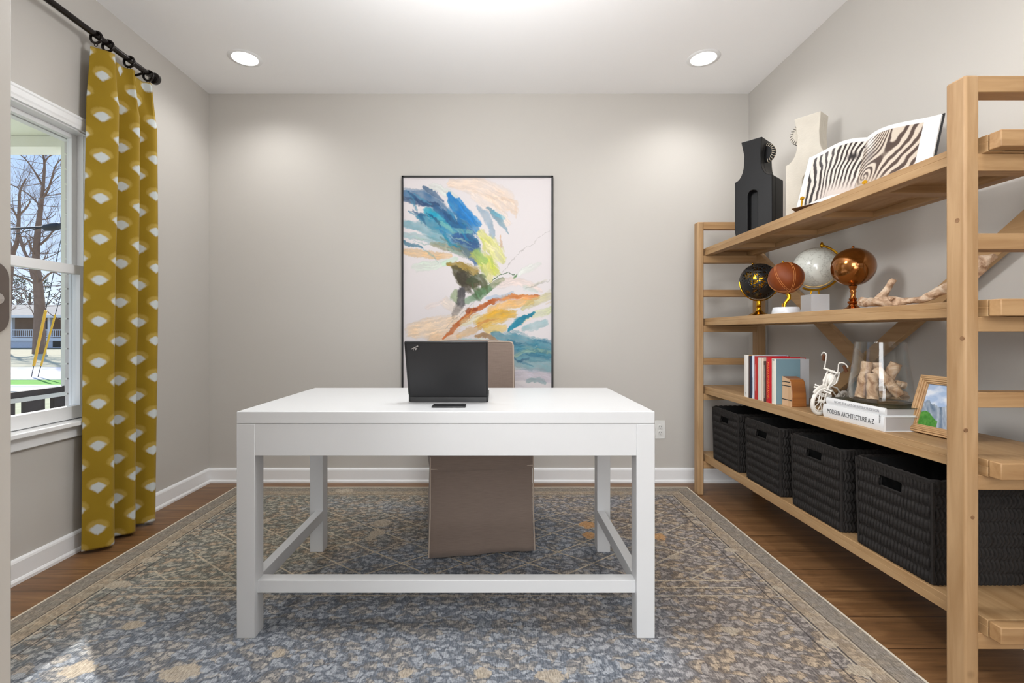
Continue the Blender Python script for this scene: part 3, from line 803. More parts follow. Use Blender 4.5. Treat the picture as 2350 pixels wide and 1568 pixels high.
    spray(8, 120, 400, 420, 500, 20, 110, 20, [(110, 150, 150), (150, 176, 160), (90, 110, 100), (160, 140, 96)], .55)
    spray(8, 560, 660, 420, 620, 70, 90, 30, [(214, 208, 130), (180, 190, 90), (230, 222, 160), (150, 170, 90)], .55)
    spray(7, 420, 560, 620, 760, 60, 90, 30, [(60, 62, 44), (84, 80, 50), (70, 90, 60)], .6)
    spray(9, 420, 860, 880, 1000, -28, 130, 20, [(222, 176, 90), (190, 110, 60), (232, 206, 160), (200, 140, 70)], .5)
    spray(12, 700, 960, 1040, 1200, 8, 150, 26, [(60, 120, 145), (96, 150, 165), (40, 96, 126), (150, 180, 170)], .55)
    spray(6, 780, 980, 700, 840, -25, 140, 16, [(200, 196, 170), (150, 150, 140), (214, 190, 150)], .5)
    spray(5, 560, 760, 120, 260, 40, 120, 18, [(200, 190, 180), (214, 190, 166)], .35)
    # darker pencil-like arcs
    for p in ([(690, 650), (800, 520), (995, 380)], [(150, 440), (260, 450), (330, 520)], [(340, 1000), (470, 870), (600, 780)], [(620, 1120), (760, 1230), (900, 1250)]):
        stroke(p, 4, (130, 125, 120), .35, rag=0.9, seed=5)
    Xs = np.interp(U, [cx0, cx1], [FX0+fw, FX1-fw]); Zs = np.interp(V, [cy0, cy1], [FZ1-fw, FZ0+fw])
    P = np.stack([Xs, np.full_like(Xs, YB-0.036), Zs], -1)
    return P, sl(np.clip(img, 0, 255))
P, colr = paint()
o = grid_obj('canvas', P, colr, attr_mat('painted_canvas', 0.6, 0.25), t, smooth=False)
o['label'] = 'canvas with blue, green and orange brushwork'
build('backing', MB().box(FX0+fw, FX1-fw, YB-0.034, YB-0.004, FZ0+fw, FZ1-fw), M_white, t)
# ================================================================== CURTAIN, ROD, RINGS
CXc = -1.935
S0, S1 = 2.312, 2.725
def curtain_x(s, z):
    """s: distance along the rod from the near edge of the panel (world Y), z: height"""
    h = (2.44-z)/2.42
    top = max(0.0, 1-h*10)**0.8                       # pinched header
    amp = 0.046*(1-top)+0.030*top
    ph = 2*PI*(s-2.385)/0.138
    wv_ = math.cos(ph+0.25*math.sin(z*1.3))
    wv_ = 1-2*abs(math.sin(ph/2+0.12*math.sin(z*1.3)))**2.6
    if s < 2.385: wv_ = -1+2*math.sin(PI/2*max(0.0, (s-S0)/(2.385-S0)))**1.15
    dr = ((s-2.385+0.069) % 0.138)-0.069
    if s < 2.34: dr = s-2.315
    if s < 2.385: top = 0.0
    wt = -0.5+1.5*math.exp(-(dr/0.013)**2)-0.45*math.exp(-(dr/0.0035)**2)
    wv_ = wv_*(1-top)+wt*top; pin = 0
    return CXc+amp*wv_+pin+0.006*math.sin(z*2.1+s*9)
nU, nV = 200, 260
ss = np.linspace(S0, S1, nU); zs = np.linspace(0.018, 2.44, nV)
P = np.zeros((nV, nU, 3)); UVu = np.zeros((nV, nU)); uu = None
for j, z in enumerate(zs):
    h = (2.44-z)/2.42
    spread = 1.0+0.06*h
    prev = None; acc = 0
    for i, s in enumerate(ss):
        x = curtain_x(s, z)
        y = S0+(s-S0)*spread-0.045*h**1.5
        hem = 0.0
        P[j, i] = (x+0.01*h, y, z+hem)
        if j == 120:
            if prev is not None: acc += math.hypot(x-prev[0], y-prev[1])
            prev = (x, y); UVu[:, i] = acc
m, nt, b = base('mustard_ikat'); M_cur = m
at_ = nd(nt, 'ShaderNodeAttribute', attribute_name='Col')
se = nd(nt, 'ShaderNodeSeparateColor', {0: at_.outputs['Color']})
U_ = mt(nt, 'SUBTRACT', se.outputs[0], 0.060); V_ = se.outputs[1]
oc = coords(nt)
nz = noise(nt, oc, 90, 3, 0.6); nz = mt(nt, 'MULTIPLY', mt(nt, 'SUBTRACT', nz, 0.5), 0.5)
def cell(du, dv):
    fu = mt(nt, 'MULTIPLY', mt(nt, 'SUBTRACT', mt(nt, 'FRACT', mt(nt, 'ADD', mt(nt, 'DIVIDE', mt(nt, 'ADD', U_, du), 0.154), 10.5)), 0.5), 0.154)
    fv = mt(nt, 'MULTIPLY', mt(nt, 'SUBTRACT', mt(nt, 'FRACT', mt(nt, 'ADD', mt(nt, 'DIVIDE', mt(nt, 'ADD', V_, dv), 0.2), 10.5)), 0.5), 0.2)
    au = mt(nt, 'ABSOLUTE', fu); up = mt(nt, 'MAXIMUM', fv, 0.0); dn = mt(nt, 'MAXIMUM', mt(nt, 'MULTIPLY', fv, -1), 0.0)
    # dot: domed above, pointed below
    d1 = mt(nt, 'ADD', mt(nt, 'POWER', mt(nt, 'DIVIDE', au, 0.035), 1.2), mt(nt, 'ADD', mt(nt, 'POWER', mt(nt, 'DIVIDE', up, 0.026), 1.8), mt(nt, 'POWER', mt(nt, 'DIVIDE', dn, 0.032), 1.25)))
    fv2 = mt(nt, 'SUBTRACT', fv, 0.008)
    up2 = mt(nt, 'MAXIMUM', fv2, 0.0); dn2 = mt(nt, 'MAXIMUM', mt(nt, 'MULTIPLY', fv2, -1), 0.0)
    d2 = mt(nt, 'ADD', mt(nt, 'POWER', mt(nt, 'DIVIDE', au, 0.048), 2.2), mt(nt, 'ADD', mt(nt, 'POWER', mt(nt, 'DIVIDE', up2, 0.040), 2.2), mt(nt, 'POWER', mt(nt, 'DIVIDE', dn2, 0.03), 1.2)))
    return d1, d2
a1, a2 = cell(0, -0.712+0.2); b1, b2_ = cell(0.077, -0.712+0.1)
d1 = mt(nt, 'ADD', mt(nt, 'MINIMUM', a1, b1), nz); d2 = mt(nt, 'ADD', mt(nt, 'MINIMUM', a2, b2_), nz)
basec = mixc(nt, noise(nt, oc, 7, 3), srgb(146, 117, 20), srgb(166, 136, 32))
halo = ramp(nt, d2, [(0.55, 1.0), (1.3, 0.0)]); dot = ramp(nt, d1, [(0.62, 1.0), (1.15, 0.0)])
c = mixc(nt, mt(nt, 'MULTIPLY', halo, 0.7), basec, srgb(192, 164, 82)); c = mixc(nt, dot, c, srgb(206, 212, 212))
setb(nt, b, col=c, rough=0.75, spec=0.25, sheen=0.15)
bump(nt, b, noise(nt, coords(nt, scale=(300, 300, 300)), 1.0, 2), 0.15, 0.001)
tr = nd(nt, 'ShaderNodeBsdfTranslucent', {0: c})
mx = nd(nt, 'ShaderNodeMixShader', {0: 0.12, 1: b.outputs[0], 2: tr.outputs[0]})
nt.links.new(mx.outputs[0], nt.nodes['Material Output'].inputs[0])
col = np.zeros((nV, nU, 3)); col[..., 0] = UVu; col[..., 1] = P[..., 2]
t = thing('ikat_curtain', 'mustard yellow curtain with pale ikat dots hanging right of the window', 'curtain', (CXc, 2.48, 0.0))
o = grid_obj('fabric', P, col, M_cur, t)
sm = o.modifiers.new('solid', 'SOLIDIFY'); sm.thickness = 0.002
RZ = 2.492
t2 = thing('curtain_rod', 'dark bronze curtain rod running above the window', 'curtain rod', (CXc, 1.8, RZ))
build('rod', MB().tube([(CXc, 1.2, RZ), (CXc, 2.70, RZ)], 0.0145, 20), M_rod, t2, smooth=True)
build('finial', MB().tube([(CXc, y_, RZ) for y_ in (2.695, 2.70, 2.704, 2.722, 2.728)], [0.016, 0.027, 0.031, 0.031, 0.026], 28), M_rod, t2, smooth=True)
for yy in (1.3, 2.62):
    br_ = MB().tube([(XL, yy, RZ-0.03), (XL+0.06, yy, RZ-0.03), (CXc, yy, RZ-0.018)], 0.006, 10)
    br_.tube([(XL, yy, RZ-0.03), (XL+0.006, yy, RZ-0.03)], 0.022, 20)
    build('bracket', br_, M_rod, t2, smooth=True)
ringM = None
for i, yy in enumerate((2.315, 2.385, 2.523, 2.661)):
    lab = ['dark curtain ring nearest the window', 'second dark curtain ring from the window', 'third dark curtain ring from the window', 'dark curtain ring beside the rod end cap'][i]
    if ringM is None:
        r = MB()
        for k in (0,):
            r.tube([(0.027*math.sin(a)*1.0, 0.0, 0.027*math.cos(a)-0.010) for a in [2*PI*q_/28 for q_ in range(28)]], 0.0062, 10, closed=True)
        r.tube([(0.008*math.sin(a), 0.0, 0.008*math.cos(a)-0.045) for a in [2*PI*q_/16 for q_ in range(16)]], 0.0022, 6, closed=True)
        ro = build('curtain_ring', r, M_rod, None, smooth=True); ringM = ro
    else:
        ro = ringM.copy(); C.objects.link(ro)
    ro.location = (CXc, yy, RZ); tag(ro, lab, 'curtain ring', 'rings on the curtain rod')

# ================================================================== SHELF UNIT
BX0, BX1 = 1.305, 1.345     # front posts
KX0, KX1 = 1.690, 1.748     # rear posts
EY = [(1.335, 1.394), (3.112, 3.170)]
bs = thing('bookshelf', 'long open oak shelf unit with ladder ends and a cross brace along the right wall', 'bookshelf', (1.53, 2.25, 0))
for (y0, y1) in EY:
    for (x0, x1) in ((BX0, BX1), (KX0, KX1)):
        build('post', MB().box(x0, x1, y0, y1, 0, 1.775), M_post, bs, bevel=0.006, seg=3)
SH = [1.604, 1.148, 0.705, 0.263]; ST = 0.047
for (y0, y1) in EY:
    for zt, th in ((1.775, 0.046), (1.604-ST, 0.048), (1.334, 0.045), (1.148-ST, 0.042), (0.889, 0.043), (0.705-ST, 0.042), (0.263-ST, 0.045)):
        build('rail', MB().box(BX1-0.001, KX0+0.001, y0+0.004, y1-0.004, zt-th, zt), M_rail, bs, bevel=0.002)
M_dark = plain('shadow_gap_screw', srgb(60, 42, 28), 0.7)
for z in SH:
    x0, x1, y0, y1 = 1.355, 1.688, 1.287, 3.205
    yg = 1.3235
    sh = build('shelf_board', MB().box(x0, x1, yg, y1, z-0.02, z).box(x0, x0+0.05, yg, y1, z-ST, z-0.0195).box(x1-0.045, x1, yg, y1, z-ST, z-0.0195), M_shelf, bs, bevel=0.0015)
    build('end_strip', MB().box(x0, x1, y0, yg-0.0035, z-ST+0.001, z-0.0005), M_rail, sh, bevel=0.0025)
    build('joint', MB().box(x0+0.004, x1-0.004, yg-0.004, yg+0.001, z-ST+0.003, z-0.004), M_dark, sh)
    for yc in (1.345, 1.73, 2.10, 2.47, 2.84, 3.16):
        build('batten', MB().box(x0+0.05, x1-0.045, yc-0.012, yc+0.048 if yc < 3 else yc+0.04, z-ST+0.001, z-0.0195), M_rail, sh, bevel=0.001)
def brace(p, q_, xo):
    a, b2 = Vector((0, *p)), Vector((0, *q_)); d = (b2-a).normalized(); n = Vector((0, -d.z, d.y))*0.032
    pts = [a+n, b2+n, b2-n, a-n]
    mb = MB(); vs = [(xo, v.y, v.z) for v in pts]+[(xo+0.028, v.y, v.z) for v in pts]
    mb.add(vs, [(0, 1, 2, 3), (7, 6, 5, 4), (0, 4, 5, 1), (1, 5, 6, 2), (2, 6, 7, 3), (3, 7, 4, 0)])
    build('cross_brace', mb, M_shelf, bs, bevel=0.002)
brace((3.13, 1.56), (1.37, 0.28), 1.6885)
brace((3.13, 0.28), (1.37, 1.56), 1.7185)
# dowel plugs on the near post
M_plug = wood('dark_plug', srgb(150, 112, 76), srgb(110, 78, 50), 'Y', knots=False)
for (px, py) in ((2197, 506), (2208, 777), (2217, 988), (2232, 1188)):
    if px < 2214: 
        Y_ = BX0*FPX/(px-CX); z_ = CAMZ-(py-CY)*Y_/FPX; pg = MB().tube([(BX0-0.0008, Y_, z_), (BX0+0.002, Y_, z_)], 0.0065, 14)
    else:
        Y_ = EY[0][0]; x_ = (px-CX)*Y_/FPX; z_ = CAMZ-(py-CY)*Y_/FPX; pg = MB().tube([(x_, Y_-0.0008, z_), (x_, Y_+0.002, z_)], 0.0055, 14)
    build('dowel_plug', pg, M_plug, bs)

# ================================================================== BASKETS
m, nt, b = base('black_rope_weave'); M_bask = m
nn = noise(nt, coords(nt), 160, 2)
c = mixc(nt, nn, srgb(16, 14, 14), srgb(44, 40, 37)); setb(nt, b, col=c, rough=0.75, spec=0.3)
M_bin = plain('basket_inside', srgb(16, 15, 15), 0.85, var=0.4, vs=120)
BL, BD, BH = 0.318, 0.30, 0.325     # length along Y, depth along X, height
def perim(u, inset, flare):
    hx, hy = BD/2-inset+flare, BL/2-inset+flare; r = 0.022
    segs = [(2*(hy-r)), PI*r/2, 2*(hx-r), PI*r/2]*2
    tot = sum(segs); d = (u % 1)*tot; i = 0
    while d > segs[i]: d -= segs[i]; i += 1
    base_ = [((-hx, -hy+r), (0, 1)), ((-hx+r, hy-r), 'c'), ((-hx+r, hy), (1, 0)), ((hx-r, hy-r), 'c'), ((hx, hy-r), (0, -1)), ((hx-r, -hy+r), 'c'), ((hx-r, -hy), (-1, 0)), ((-hx+r, -hy+r), 'c')][i]
    nrm = [(-1, 0), None, (0, 1), None, (1, 0), None, (0, -1), None][i]
    if nrm: return (base_[0][0]+base_[1][0]*d, base_[0][1]+base_[1][1]*d, nrm[0], nrm[1])
    a = PI-(i//2)*PI/2-d/r
    return (base_[0][0]+r*math.cos(a), base_[0][1]+r*math.sin(a), math.cos(a), math.sin(a))
NU = 88*6; NVr = 8; NS = 8; NVt = NVr*NS
pu = [perim(i/NU, 0, 0) for i in range(NU)]
def ishole(x, y, z): return abs(y) < 0.044 and 0.250 < z < 0.288 and abs(x) > BD/2-0.02
bm_ = MB(); vs = []; keep = []
rnd = random.Random(4)
rj = [rnd.uniform(-1, 1) for _ in range(400)]
for j in range(NVt+1):
    z = BH*j/NVt; row = j//NS; fr_ = (j % NS)/NS
    fl = 0.006*(j/NVt)-0.003
    for i in range(NU):
        x, y, nx_, ny_ = pu[i]
        ph = (i/6.0+(0.5 if row % 2 else 0)+0.34*math.sin(fr_*PI)+0.16*rj[(row*7+i//13) % 400])
        strand = abs(math.sin(PI*ph))**0.7
        arch = math.sin(PI*min(max(fr_+0.06, 0.02), 1))**0.35 if 0 < j < NVt else 0.5
        d = -0.007+0.0115*strand*arch
        if j >= NVt-2: d = 0.002+0.002*strand
        jj = 0.0015*rj[(row*31+i//4) % 400]
        vs.append((x+nx_*(d+fl), y+ny_*(d+fl), z+jj*(0 if j in (0, NVt) else 1)))
fs = []
for j in range(NVt):
    for i in range(NU):
        k = (i+1) % NU; zc = BH*(j+0.5)/NVt
        if ishole(pu[i][0], pu[i][1], zc): continue
        fs.append((j*NU+i, j*NU+k, (j+1)*NU+k, (j+1)*NU+i))
bm_.add(vs, fs)
inn = MB(); NI = 160; NJ = 26
pi_ = [perim(i/NI, 0.009, 0) for i in range(NI)]
vs = []
for j in range(NJ+1):
    z = 0.01+(BH-0.012)*j/NJ
    for i in range(NI):
        x, y, a_, b2 = pi_[i]; fl = 0.006*(j/NJ)-0.003+0.0015*math.sin(i*1.3+j)
        vs.append((x+a_*fl, y+b2*fl, z))
fs = [(j*NI+i, j*NI+(i+1) % NI, (j+1)*NI+(i+1) % NI, (j+1)*NI+i) for j in range(NJ) for i in range(NI) if not ishole(pi_[i][0], pi_[i][1], 0.01+(BH-0.012)*(j+0.5)/NJ)]
inn.add(vs, fs); inn.add([(p[0], p[1], 0.01) for p in pi_], [tuple(range(NI))])
rimb = MB(); rp = [perim(i/120, 0.004, 0.003) for i in range(120)]
rimb.tube([(p[0], p[1], BH+0.0015*math.sin(i*2.1)) for i, p in enumerate(rp)], 0.0065, 6, closed=True)
def handle_mb(sgn):
    h_ = MB(); X_ = sgn*(BD/2-0.004)
    h_.tube([(X_, -0.046, 0.248), (X_, 0.046, 0.248), (X_, 0.046, 0.290), (X_, -0.046, 0.290)], 0.0055, 6, closed=True)
    h_.box(X_-0.0065, X_+0.0065, -0.047, 0.047, 0.290, 0.322)
    return h_
proto = None
for i, (y0, lab) in enumerate(((1.496, 'black woven storage basket nearest the front on the bottom shelf, largest in view'), (1.893, 'black woven storage basket second nearest on the bottom shelf, below the stacked art books'),
                     (2.30, 'black woven storage basket on the bottom shelf below the wooden bookend'), (2.70, 'black woven storage basket at the far end of the bottom shelf by the back wall'))):
    loc = (1.36+BD/2, y0+BL/2, 0.264)
    if proto is None:
        proto = thing('storage_basket', lab, 'basket', loc, group='black baskets on the bottom shelf')
        build('woven_body', bm_, M_bask, proto, local=True, smooth=True, ang=80)
        build('lining', inn, M_bin, proto, local=True, smooth=True)
        build('rim', rimb, M_bask, proto, local=True, smooth=True)
        for sg_ in (-1, 1): build('handle', handle_mb(sg_), M_bask, proto, local=True, smooth=True)
        for sx in (-1, 1):
            for sy in (-1, 1):
                build('corner_cord', MB().tube([(sx*(BD/2-0.004+fl_), sy*(BL/2-0.004+fl_), z) for z, fl_ in ((0.004, -0.003), (0.16, 0), (BH, 0.003))], 0.0055, 6), M_bask, proto, local=True, smooth=True)
    else: dup(proto, loc, 0, lab)

# ================================================================== VASES
def vase(name, label, Lx, Mx, depth, z0, H_, mat, arch_mat, stitch, side):
    L_, M_ = Vector(Lx), Vector(Mx); W_ = (M_-L_).length
    e1 = (M_-L_).normalized(); e2 = Vector((-e1.y, e1.x))
    t = thing(name, label, 'vase', (M_.x, M_.y, z0))
    t.rotation_euler = (0, 0, math.atan2(e1.y, e1.x)); t.location = (L_.x, L_.y, z0)
    k = H_/0.536; w_ = W_
    hs = 0.315*k
    n0, n1 = 0.25*w_, 0.71*w_
    pr = [(0.012, 0), (w_-0.006, 0), (w_, 0.01), (w_, hs)]
    for q_ in range(1, 7): a = q_/6*PI/2; pr.append((w_-(w_-n1)*math.sin(a), hs+0.085*k*(1-math.cos(a))))
    pr += [(n1-0.002, hs+0.13*k), (n1+0.006, H_), (n0-0.014, H_-0.0), (n0+0.002, hs+0.14*k)]
    for q_ in range(6, 0, -1): a = q_/6*PI/2; pr.append((n0*math.sin(a), hs+0.095*k*(1-math.cos(a))))
    pr += [(0, hs), (0, 0.03), (0.004, 0.01)]
    # front layer has the arch cut out of it
    ax0, ax1, az = 0.36*w_, 0.62*w_, 0.225*k
    arch = [(ax0, 0), (ax0, az)]
    for q_ in range(1, 10): a = PI-q_/10*PI; arch.append(((ax0+ax1)/2+(ax1-ax0)/2*math.cos(a), az+(ax1-ax0)/2*math.sin(a)))
    arch += [(ax1, az), (ax1, 0)]
    front = [pr[0]]+arch+pr[1:]
    P3 = lambda a, b2, d: (a, d, b2)
    b1 = build('body', MB().prism(front, P3, 0, 0.045), mat, t, local=True, bevel=0.004, seg=3)
    build('core', MB().prism(pr, P3, 0.044, depth), mat, t, local=True, bevel=0.004, seg=3)
    # handle: stitched half disc standing out of the neck
    hz = hs+0.15*k
    hc = 0.05*k
    hd = []
    for q_ in range(0, 13): a = -PI/2+PI*q_/12; hd.append((hc*1.0*math.cos(a), hz+hc*math.sin(a)*1.05))
    ho = n1-0.004 if side > 0 else n0+0.004
    yc = depth*0.5
    hb = build('handle', MB().prism(hd, lambda a, b2, d: (ho+side*a, d, b2), yc-0.012, yc+0.012), mat, t, local=True, bevel=0.002)
    stt = MB()
    for q_ in range(1, 12):
        a = -PI/2+PI*q_/12
        c_ = Vector((ho+side*hc*math.cos(a), 0, hz+hc*1.05*math.sin(a))); i_ = Vector((ho+side*hc*0.72*math.cos(a+0.09), 0, hz+hc*0.76*math.sin(a+0.09)))
        o_ = Vector((ho+side*hc*1.02*math.cos(a), 0, hz+hc*1.07*math.sin(a)))
        stt.tube([(i_.x, yc-0.0135, i_.z), (c_.x, yc-0.0135, c_.z), (o_.x, yc, o_.z), (c_.x, yc+0.0135, c_.z), (i_.x, yc+0.0135, i_.z)], 0.0015, 6)
    build('stitching', stt, stitch, hb, local=True)
    return t
M_blk = plain('matte_black_ceramic', srgb(13, 13, 15), 0.5, spec=0.35, var=0.06, vs=60, bmp=0.1, bs=300)
M_wht = plain('chalky_white_ceramic', srgb(214, 207, 194), 0.8, var=0.12, vs=14, bmp=0.5, bs=120)
M_stc = plain('cream_stitch', srgb(216, 202, 180), 0.8); M_std = plain('dark_stitch', srgb(70, 66, 64), 0.8)
vase('bottle_vase', 'matte black bottle shaped vase with arch notch at the far end of the top shelf', (1.37, 2.76), (1.50, 2.61), 0.165, 1.604, 0.536, M_blk, M_blk, M_stc, 1)
vase('bottle_vase', 'chalky white bottle shaped vase standing behind the open zebra book', (1.515, 2.515), (1.645, 2.335), 0.095, 1.604, 0.555, M_wht, M_wht, M_std, -1)
# ================================================================== OPEN ZEBRA BOOK ON EASEL
BLc = Vector((1.393, 2.227)); dirb = Vector((0.205, -0.454)); Wb = dirb.length; e1 = dirb.normalized(); bk2 = Vector((-e1.y, e1.x))*1.0
if bk2.x < 0: bk2 = -bk2          # away from the aisle
t = thing('open_book', 'large open book with zebra photograph on an easel on the top shelf', 'book', (BLc.x, BLc.y, 1.604))
def bpnt(s, h, d=0.0):
    """s along width 0..Wb, h up the leaning page 0..0.29, d out of page towards viewer"""
    ln = 0.36
    q_ = BLc+e1*s+bk2*(h*math.sin(ln)+0.0)-bk2*(d*math.cos(ln))
    return (q_.x, q_.y, 1.612+h*math.cos(ln)+d*math.sin(ln))
def bulge(u):   # page height over the cover, u 0..1 from outer edge to gutter
    return 0.010+0.032*math.sin(PI*min(1, u**1.6)*0.93)**1.0
def zebra(side, U, V):
    if side == 0:
        wx_ = U+0.10*fbm(U*3, V*3, 2)+0.12*V
        ph = 50*wx_+9*fbm(U*2.2, V*2.2, 9)+np.where(U > 0.35, 36*(U-0.35)*(1.0-V)*1.4, 0)+np.where(U > 0.62, 22*V*(U-0.62), 0)
        s_ = 0.5+0.5*np.sin(ph)
        s_ = np.clip((s_-0.42)*3.2+0.5, 0, 1)
        lightc = np.array([214, 206, 196.]); darkc = np.array([44, 34, 32.])
        img = lightc*s_[..., None]+darkc*(1-s_[..., None])
        blue = np.clip(1-np.abs(np.sin(ph/2+0.4))*4, 0, 1)*(U < 0.3)
        img = img*(1-0.5*blue[..., None])+np.array([52, 84, 98.])*0.5*blue[..., None]
        k = np.clip((0.33-V)*4, 0, 1)*np.clip((U-0.25)*3, 0, 1)
        img = img*(1-k[..., None])+np.array([196, 184, 176.])*k[..., None]
        k = np.exp(-(((U-0.86)/0.07)**2+((V-0.72)/0.06)**2))
        img = img*(1-k[..., None])+np.array([30, 24, 24.])*k[..., None]
    else:
        cx_, cy_ = 0.18, 0.22
        r = np.hypot((U-cx_)*1.1, V-cy_)+0.10*fbm(U*2.5, V*2.5, 13)
        an = np.arctan2(V-cy_, U-cx_)
        near = 1/(1+np.exp((U-0.42)*14))
        ph = (78*r+2*an)*near+(46*(U*0.94-0.34*V)+13*fbm(U*2, V*2, 5)+9*(1-V)**2)*(1-near)
        s_ = np.clip((0.5+0.5*np.sin(ph)-0.45)*2.4+0.5, 0, 1)
        lightc = np.array([200, 187, 172.]); darkc = np.array([74, 58, 51.])
        img = lightc*s_[..., None]+darkc*(1-s_[..., None])
        k = np.clip((0.24-V)*5+0.2*np.sin(U*9), 0, 1)*np.clip((0.75-U)*4, 0, 1)
        img = img*(1-k[..., None])+np.array([188, 172, 156.])*k[..., None]
        k = np.exp(-(((U-0.08)/0.07)**2+((V-0.9)/0.1)**2))
        img = img*(1-0.8*k[..., None])+np.array([214, 210, 206.])*0.8*k[..., None]
        k = np.exp(-(((U-0.2)/0.09)**2+((V-0.62)/0.10)**2))*0.7
        img = img*(1-k[..., None])+np.array([96, 84, 80.])*k[..., None]
    return img
Mp = attr_mat('glossy_page', 0.35, 0.4)
M_paper = plain('page_block', srgb(228, 226, 222), 0.7, var=0.05, vs=150)
PH = 0.285
for side in (0, 1):
    nx_, ny_ = 170, 170
    aa = np.linspace(0, 1, nx_); hh = np.linspace(0, 1, ny_); A, Hh = np.meshgrid(aa, hh)
    P = np.zeros((ny_, nx_, 3))
    for i, a in enumerate(aa):
        u = a if side == 0 else 1-a          # 0 outer edge, 1 gutter
        s_ = (a*Wb/2) if side == 0 else (Wb/2+a*Wb/2)
        for j, h in enumerate(hh):
            P[j, i] = bpnt(s_, h*PH*(1.0+0.01*math.sin(a*3)), bulge(u))
    mU, mV = 0.09, 0.07
    if side == 0: UU, lo, hi = A, 0.10, 1.0
    else: UU, lo, hi = A, 0.0, 0.80
    inside = (UU >= lo) & (UU <= hi) & (Hh > 0.07) & (Hh < 0.93)
    img = np.ones((ny_, nx_, 3))*np.array([222, 221, 219.])
    z_ = zebra(side, np.clip((UU-lo)/(hi-lo), 0, 1), np.clip((Hh-0.07)/0.86, 0, 1))
    img = np.where(inside[..., None], z_, img)
    pg = grid_obj('page', P, sl(np.clip(img, 0, 255)), Mp, t)
    pg['label'] = 'left page with zebra stripes' if side == 0 else 'right page with zebra stripes and white margin'
    # page block thickness under the top page
    mb = MB(); vs = []; n_ = 24
    for i in range(n_+1):
        a = i/n_; u = a if side == 0 else 1-a; s_ = (a*Wb/2) if side == 0 else (Wb/2+a*Wb/2)
        for h, d in ((0, 0.003), (0, bulge(u)-0.0012), (PH, bulge(u)-0.0012), (PH, 0.003)): vs.append(bpnt(s_, h, d))
    fs = [(i*4+k, i*4+(k+1) % 4, (i+1)*4+(k+1) % 4, (i+1)*4+k) for i in range(n_) for k in range(4)]+[(0, 1, 2, 3), (n_*4+3, n_*4+2, n_*4+1, n_*4)]
    build('page_block', mb.add(vs, fs), M_paper, t, smooth=True)
cv = MB(); vs = [bpnt(s_, h, d) for s_ in (-0.006, Wb+0.006) for h in (-0.006, PH+0.006) for d in (-0.001, 0.003)]
cv.add(vs, [(0, 1, 3, 2), (4, 6, 7, 5), (0, 4, 5, 1), (2, 3, 7, 6), (0, 2, 6, 4), (1, 5, 7, 3)])
build('cover', cv, M_lapd, t)
# easel
M_walnut = wood('walnut', srgb(120, 84, 52), srgb(84, 56, 34), 'Z', knots=False)
t = thing('book_easel', 'wooden easel with small brass pegs holding the open zebra book', 'book stand', (BLc.x+e1.x*Wb/2, BLc.y+e1.y*Wb/2, 1.604))
eb = MB(); vs = [bpnt(s_, h, d) for s_ in (0.06, Wb-0.012) for h in (-0.006, PH+0.012) for d in (-0.014, -0.003)]
eb.add(vs, [(0, 1, 3, 2), (4, 6, 7, 5), (0, 4, 5, 1), (2, 3, 7, 6), (0, 2, 6, 4), (1, 5, 7, 3)])
build('back_panel', eb, M_walnut, t)
lb = MB(); vs = [bpnt(s_, h, d) for s_ in (0.01, Wb-0.02) for h in (-0.0085, -0.0065) for d in (-0.014, 0.052)]
lb.add(vs, [(0, 1, 3, 2), (4, 6, 7, 5), (0, 4, 5, 1), (2, 3, 7, 6), (0, 2, 6, 4), (1, 5, 7, 3)])
build('ledge', lb, M_walnut, t)
for s_ in (0.055, Wb-0.19):
    pgm = MB().tube([bpnt(s_, -0.008, 0.05), bpnt(s_, 0.012, 0.054), bpnt(s_, 0.026, 0.055)], 0.0035, 10)
    c0 = Vector(bpnt(s_, 0.030, 0.055)); c1 = Vector(bpnt(s_, 0.030, 0.061))
    pgm.tube([c0, c1], 0.0095, 6)
    build('brass_peg', pgm, M_gold, t)['label'] = 'polished brass hexagonal peg'

# ================================================================== GLOBES
SZ = 1.148
# black pierced globe
gx_, gy_ = 1.52, 2.78
t = thing('openwork_globe', 'black openwork globe with gold inside on a round brass foot', 'globe', (gx_, gy_, SZ), group='globes on the middle shelf')
R_ = 0.103; zc = SZ+0.205
bm = bmesh.new(); bmesh.ops.create_icosphere(bm, subdivisions=6, radius=R_)
kill = []
for f in bm.faces:
    c_ = f.calc_center_median().normalized()
    lon = math.atan2(c_.y, c_.x); lat = math.asin(c_.z)
    n1 = fbm(np.array(lon*1.7+4), np.array(lat*2.3+3), 2, 3); n2 = vnoise(np.array(lon*7), np.array(lat*9), 4); n3 = vnoise(np.array(lon*14), np.array(lat*16), 6)
    cont = n1 > 0.53
    grid = abs(math.sin(lon*6)) < 0.12 or abs(math.sin(lat*6)) < 0.1
    swirl = abs(n2-0.5) < 0.09 or abs(n3-0.5) < 0.06
    if not (cont or grid or swirl): kill.append(f)
bmesh.ops.delete(bm, geom=kill, context='FACES')
me = bpy.data.meshes.new('shell'); bm.to_mesh(me); bm.free(); me.materials.append(M_black)
sh = bpy.data.objects.new('shell', me); C.objects.link(sh); sh.parent = t; sh.location = (0, 0, zc-SZ); me.polygons.foreach_set('use_smooth', [True]*len(me.polygons))
so = sh.modifiers.new('solid', 'SOLIDIFY'); so.thickness = 0.0025
build('inner_globe', MB().sphere((gx_, gy_, zc), R_*0.93, 40, 24), M_gold, t, smooth=True)['label'] = 'gold inner surface'
ax = Vector((-0.38, 0, 0.92)).normalized()
arc = [(gx_+(R_+0.010)*math.cos(a), gy_, zc+(R_+0.010)*math.sin(a)) for a in [math.radians(d) for d in range(-178, -32, 8)]]
build('meridian_arc', MB().tube(arc, 0.0035, 8).sphere(arc[-1], 0.009, 12, 8).sphere((gx_-0.35*R_, gy_, zc+0.98*R_), 0.006, 12, 8), M_gold, t, smooth=True)
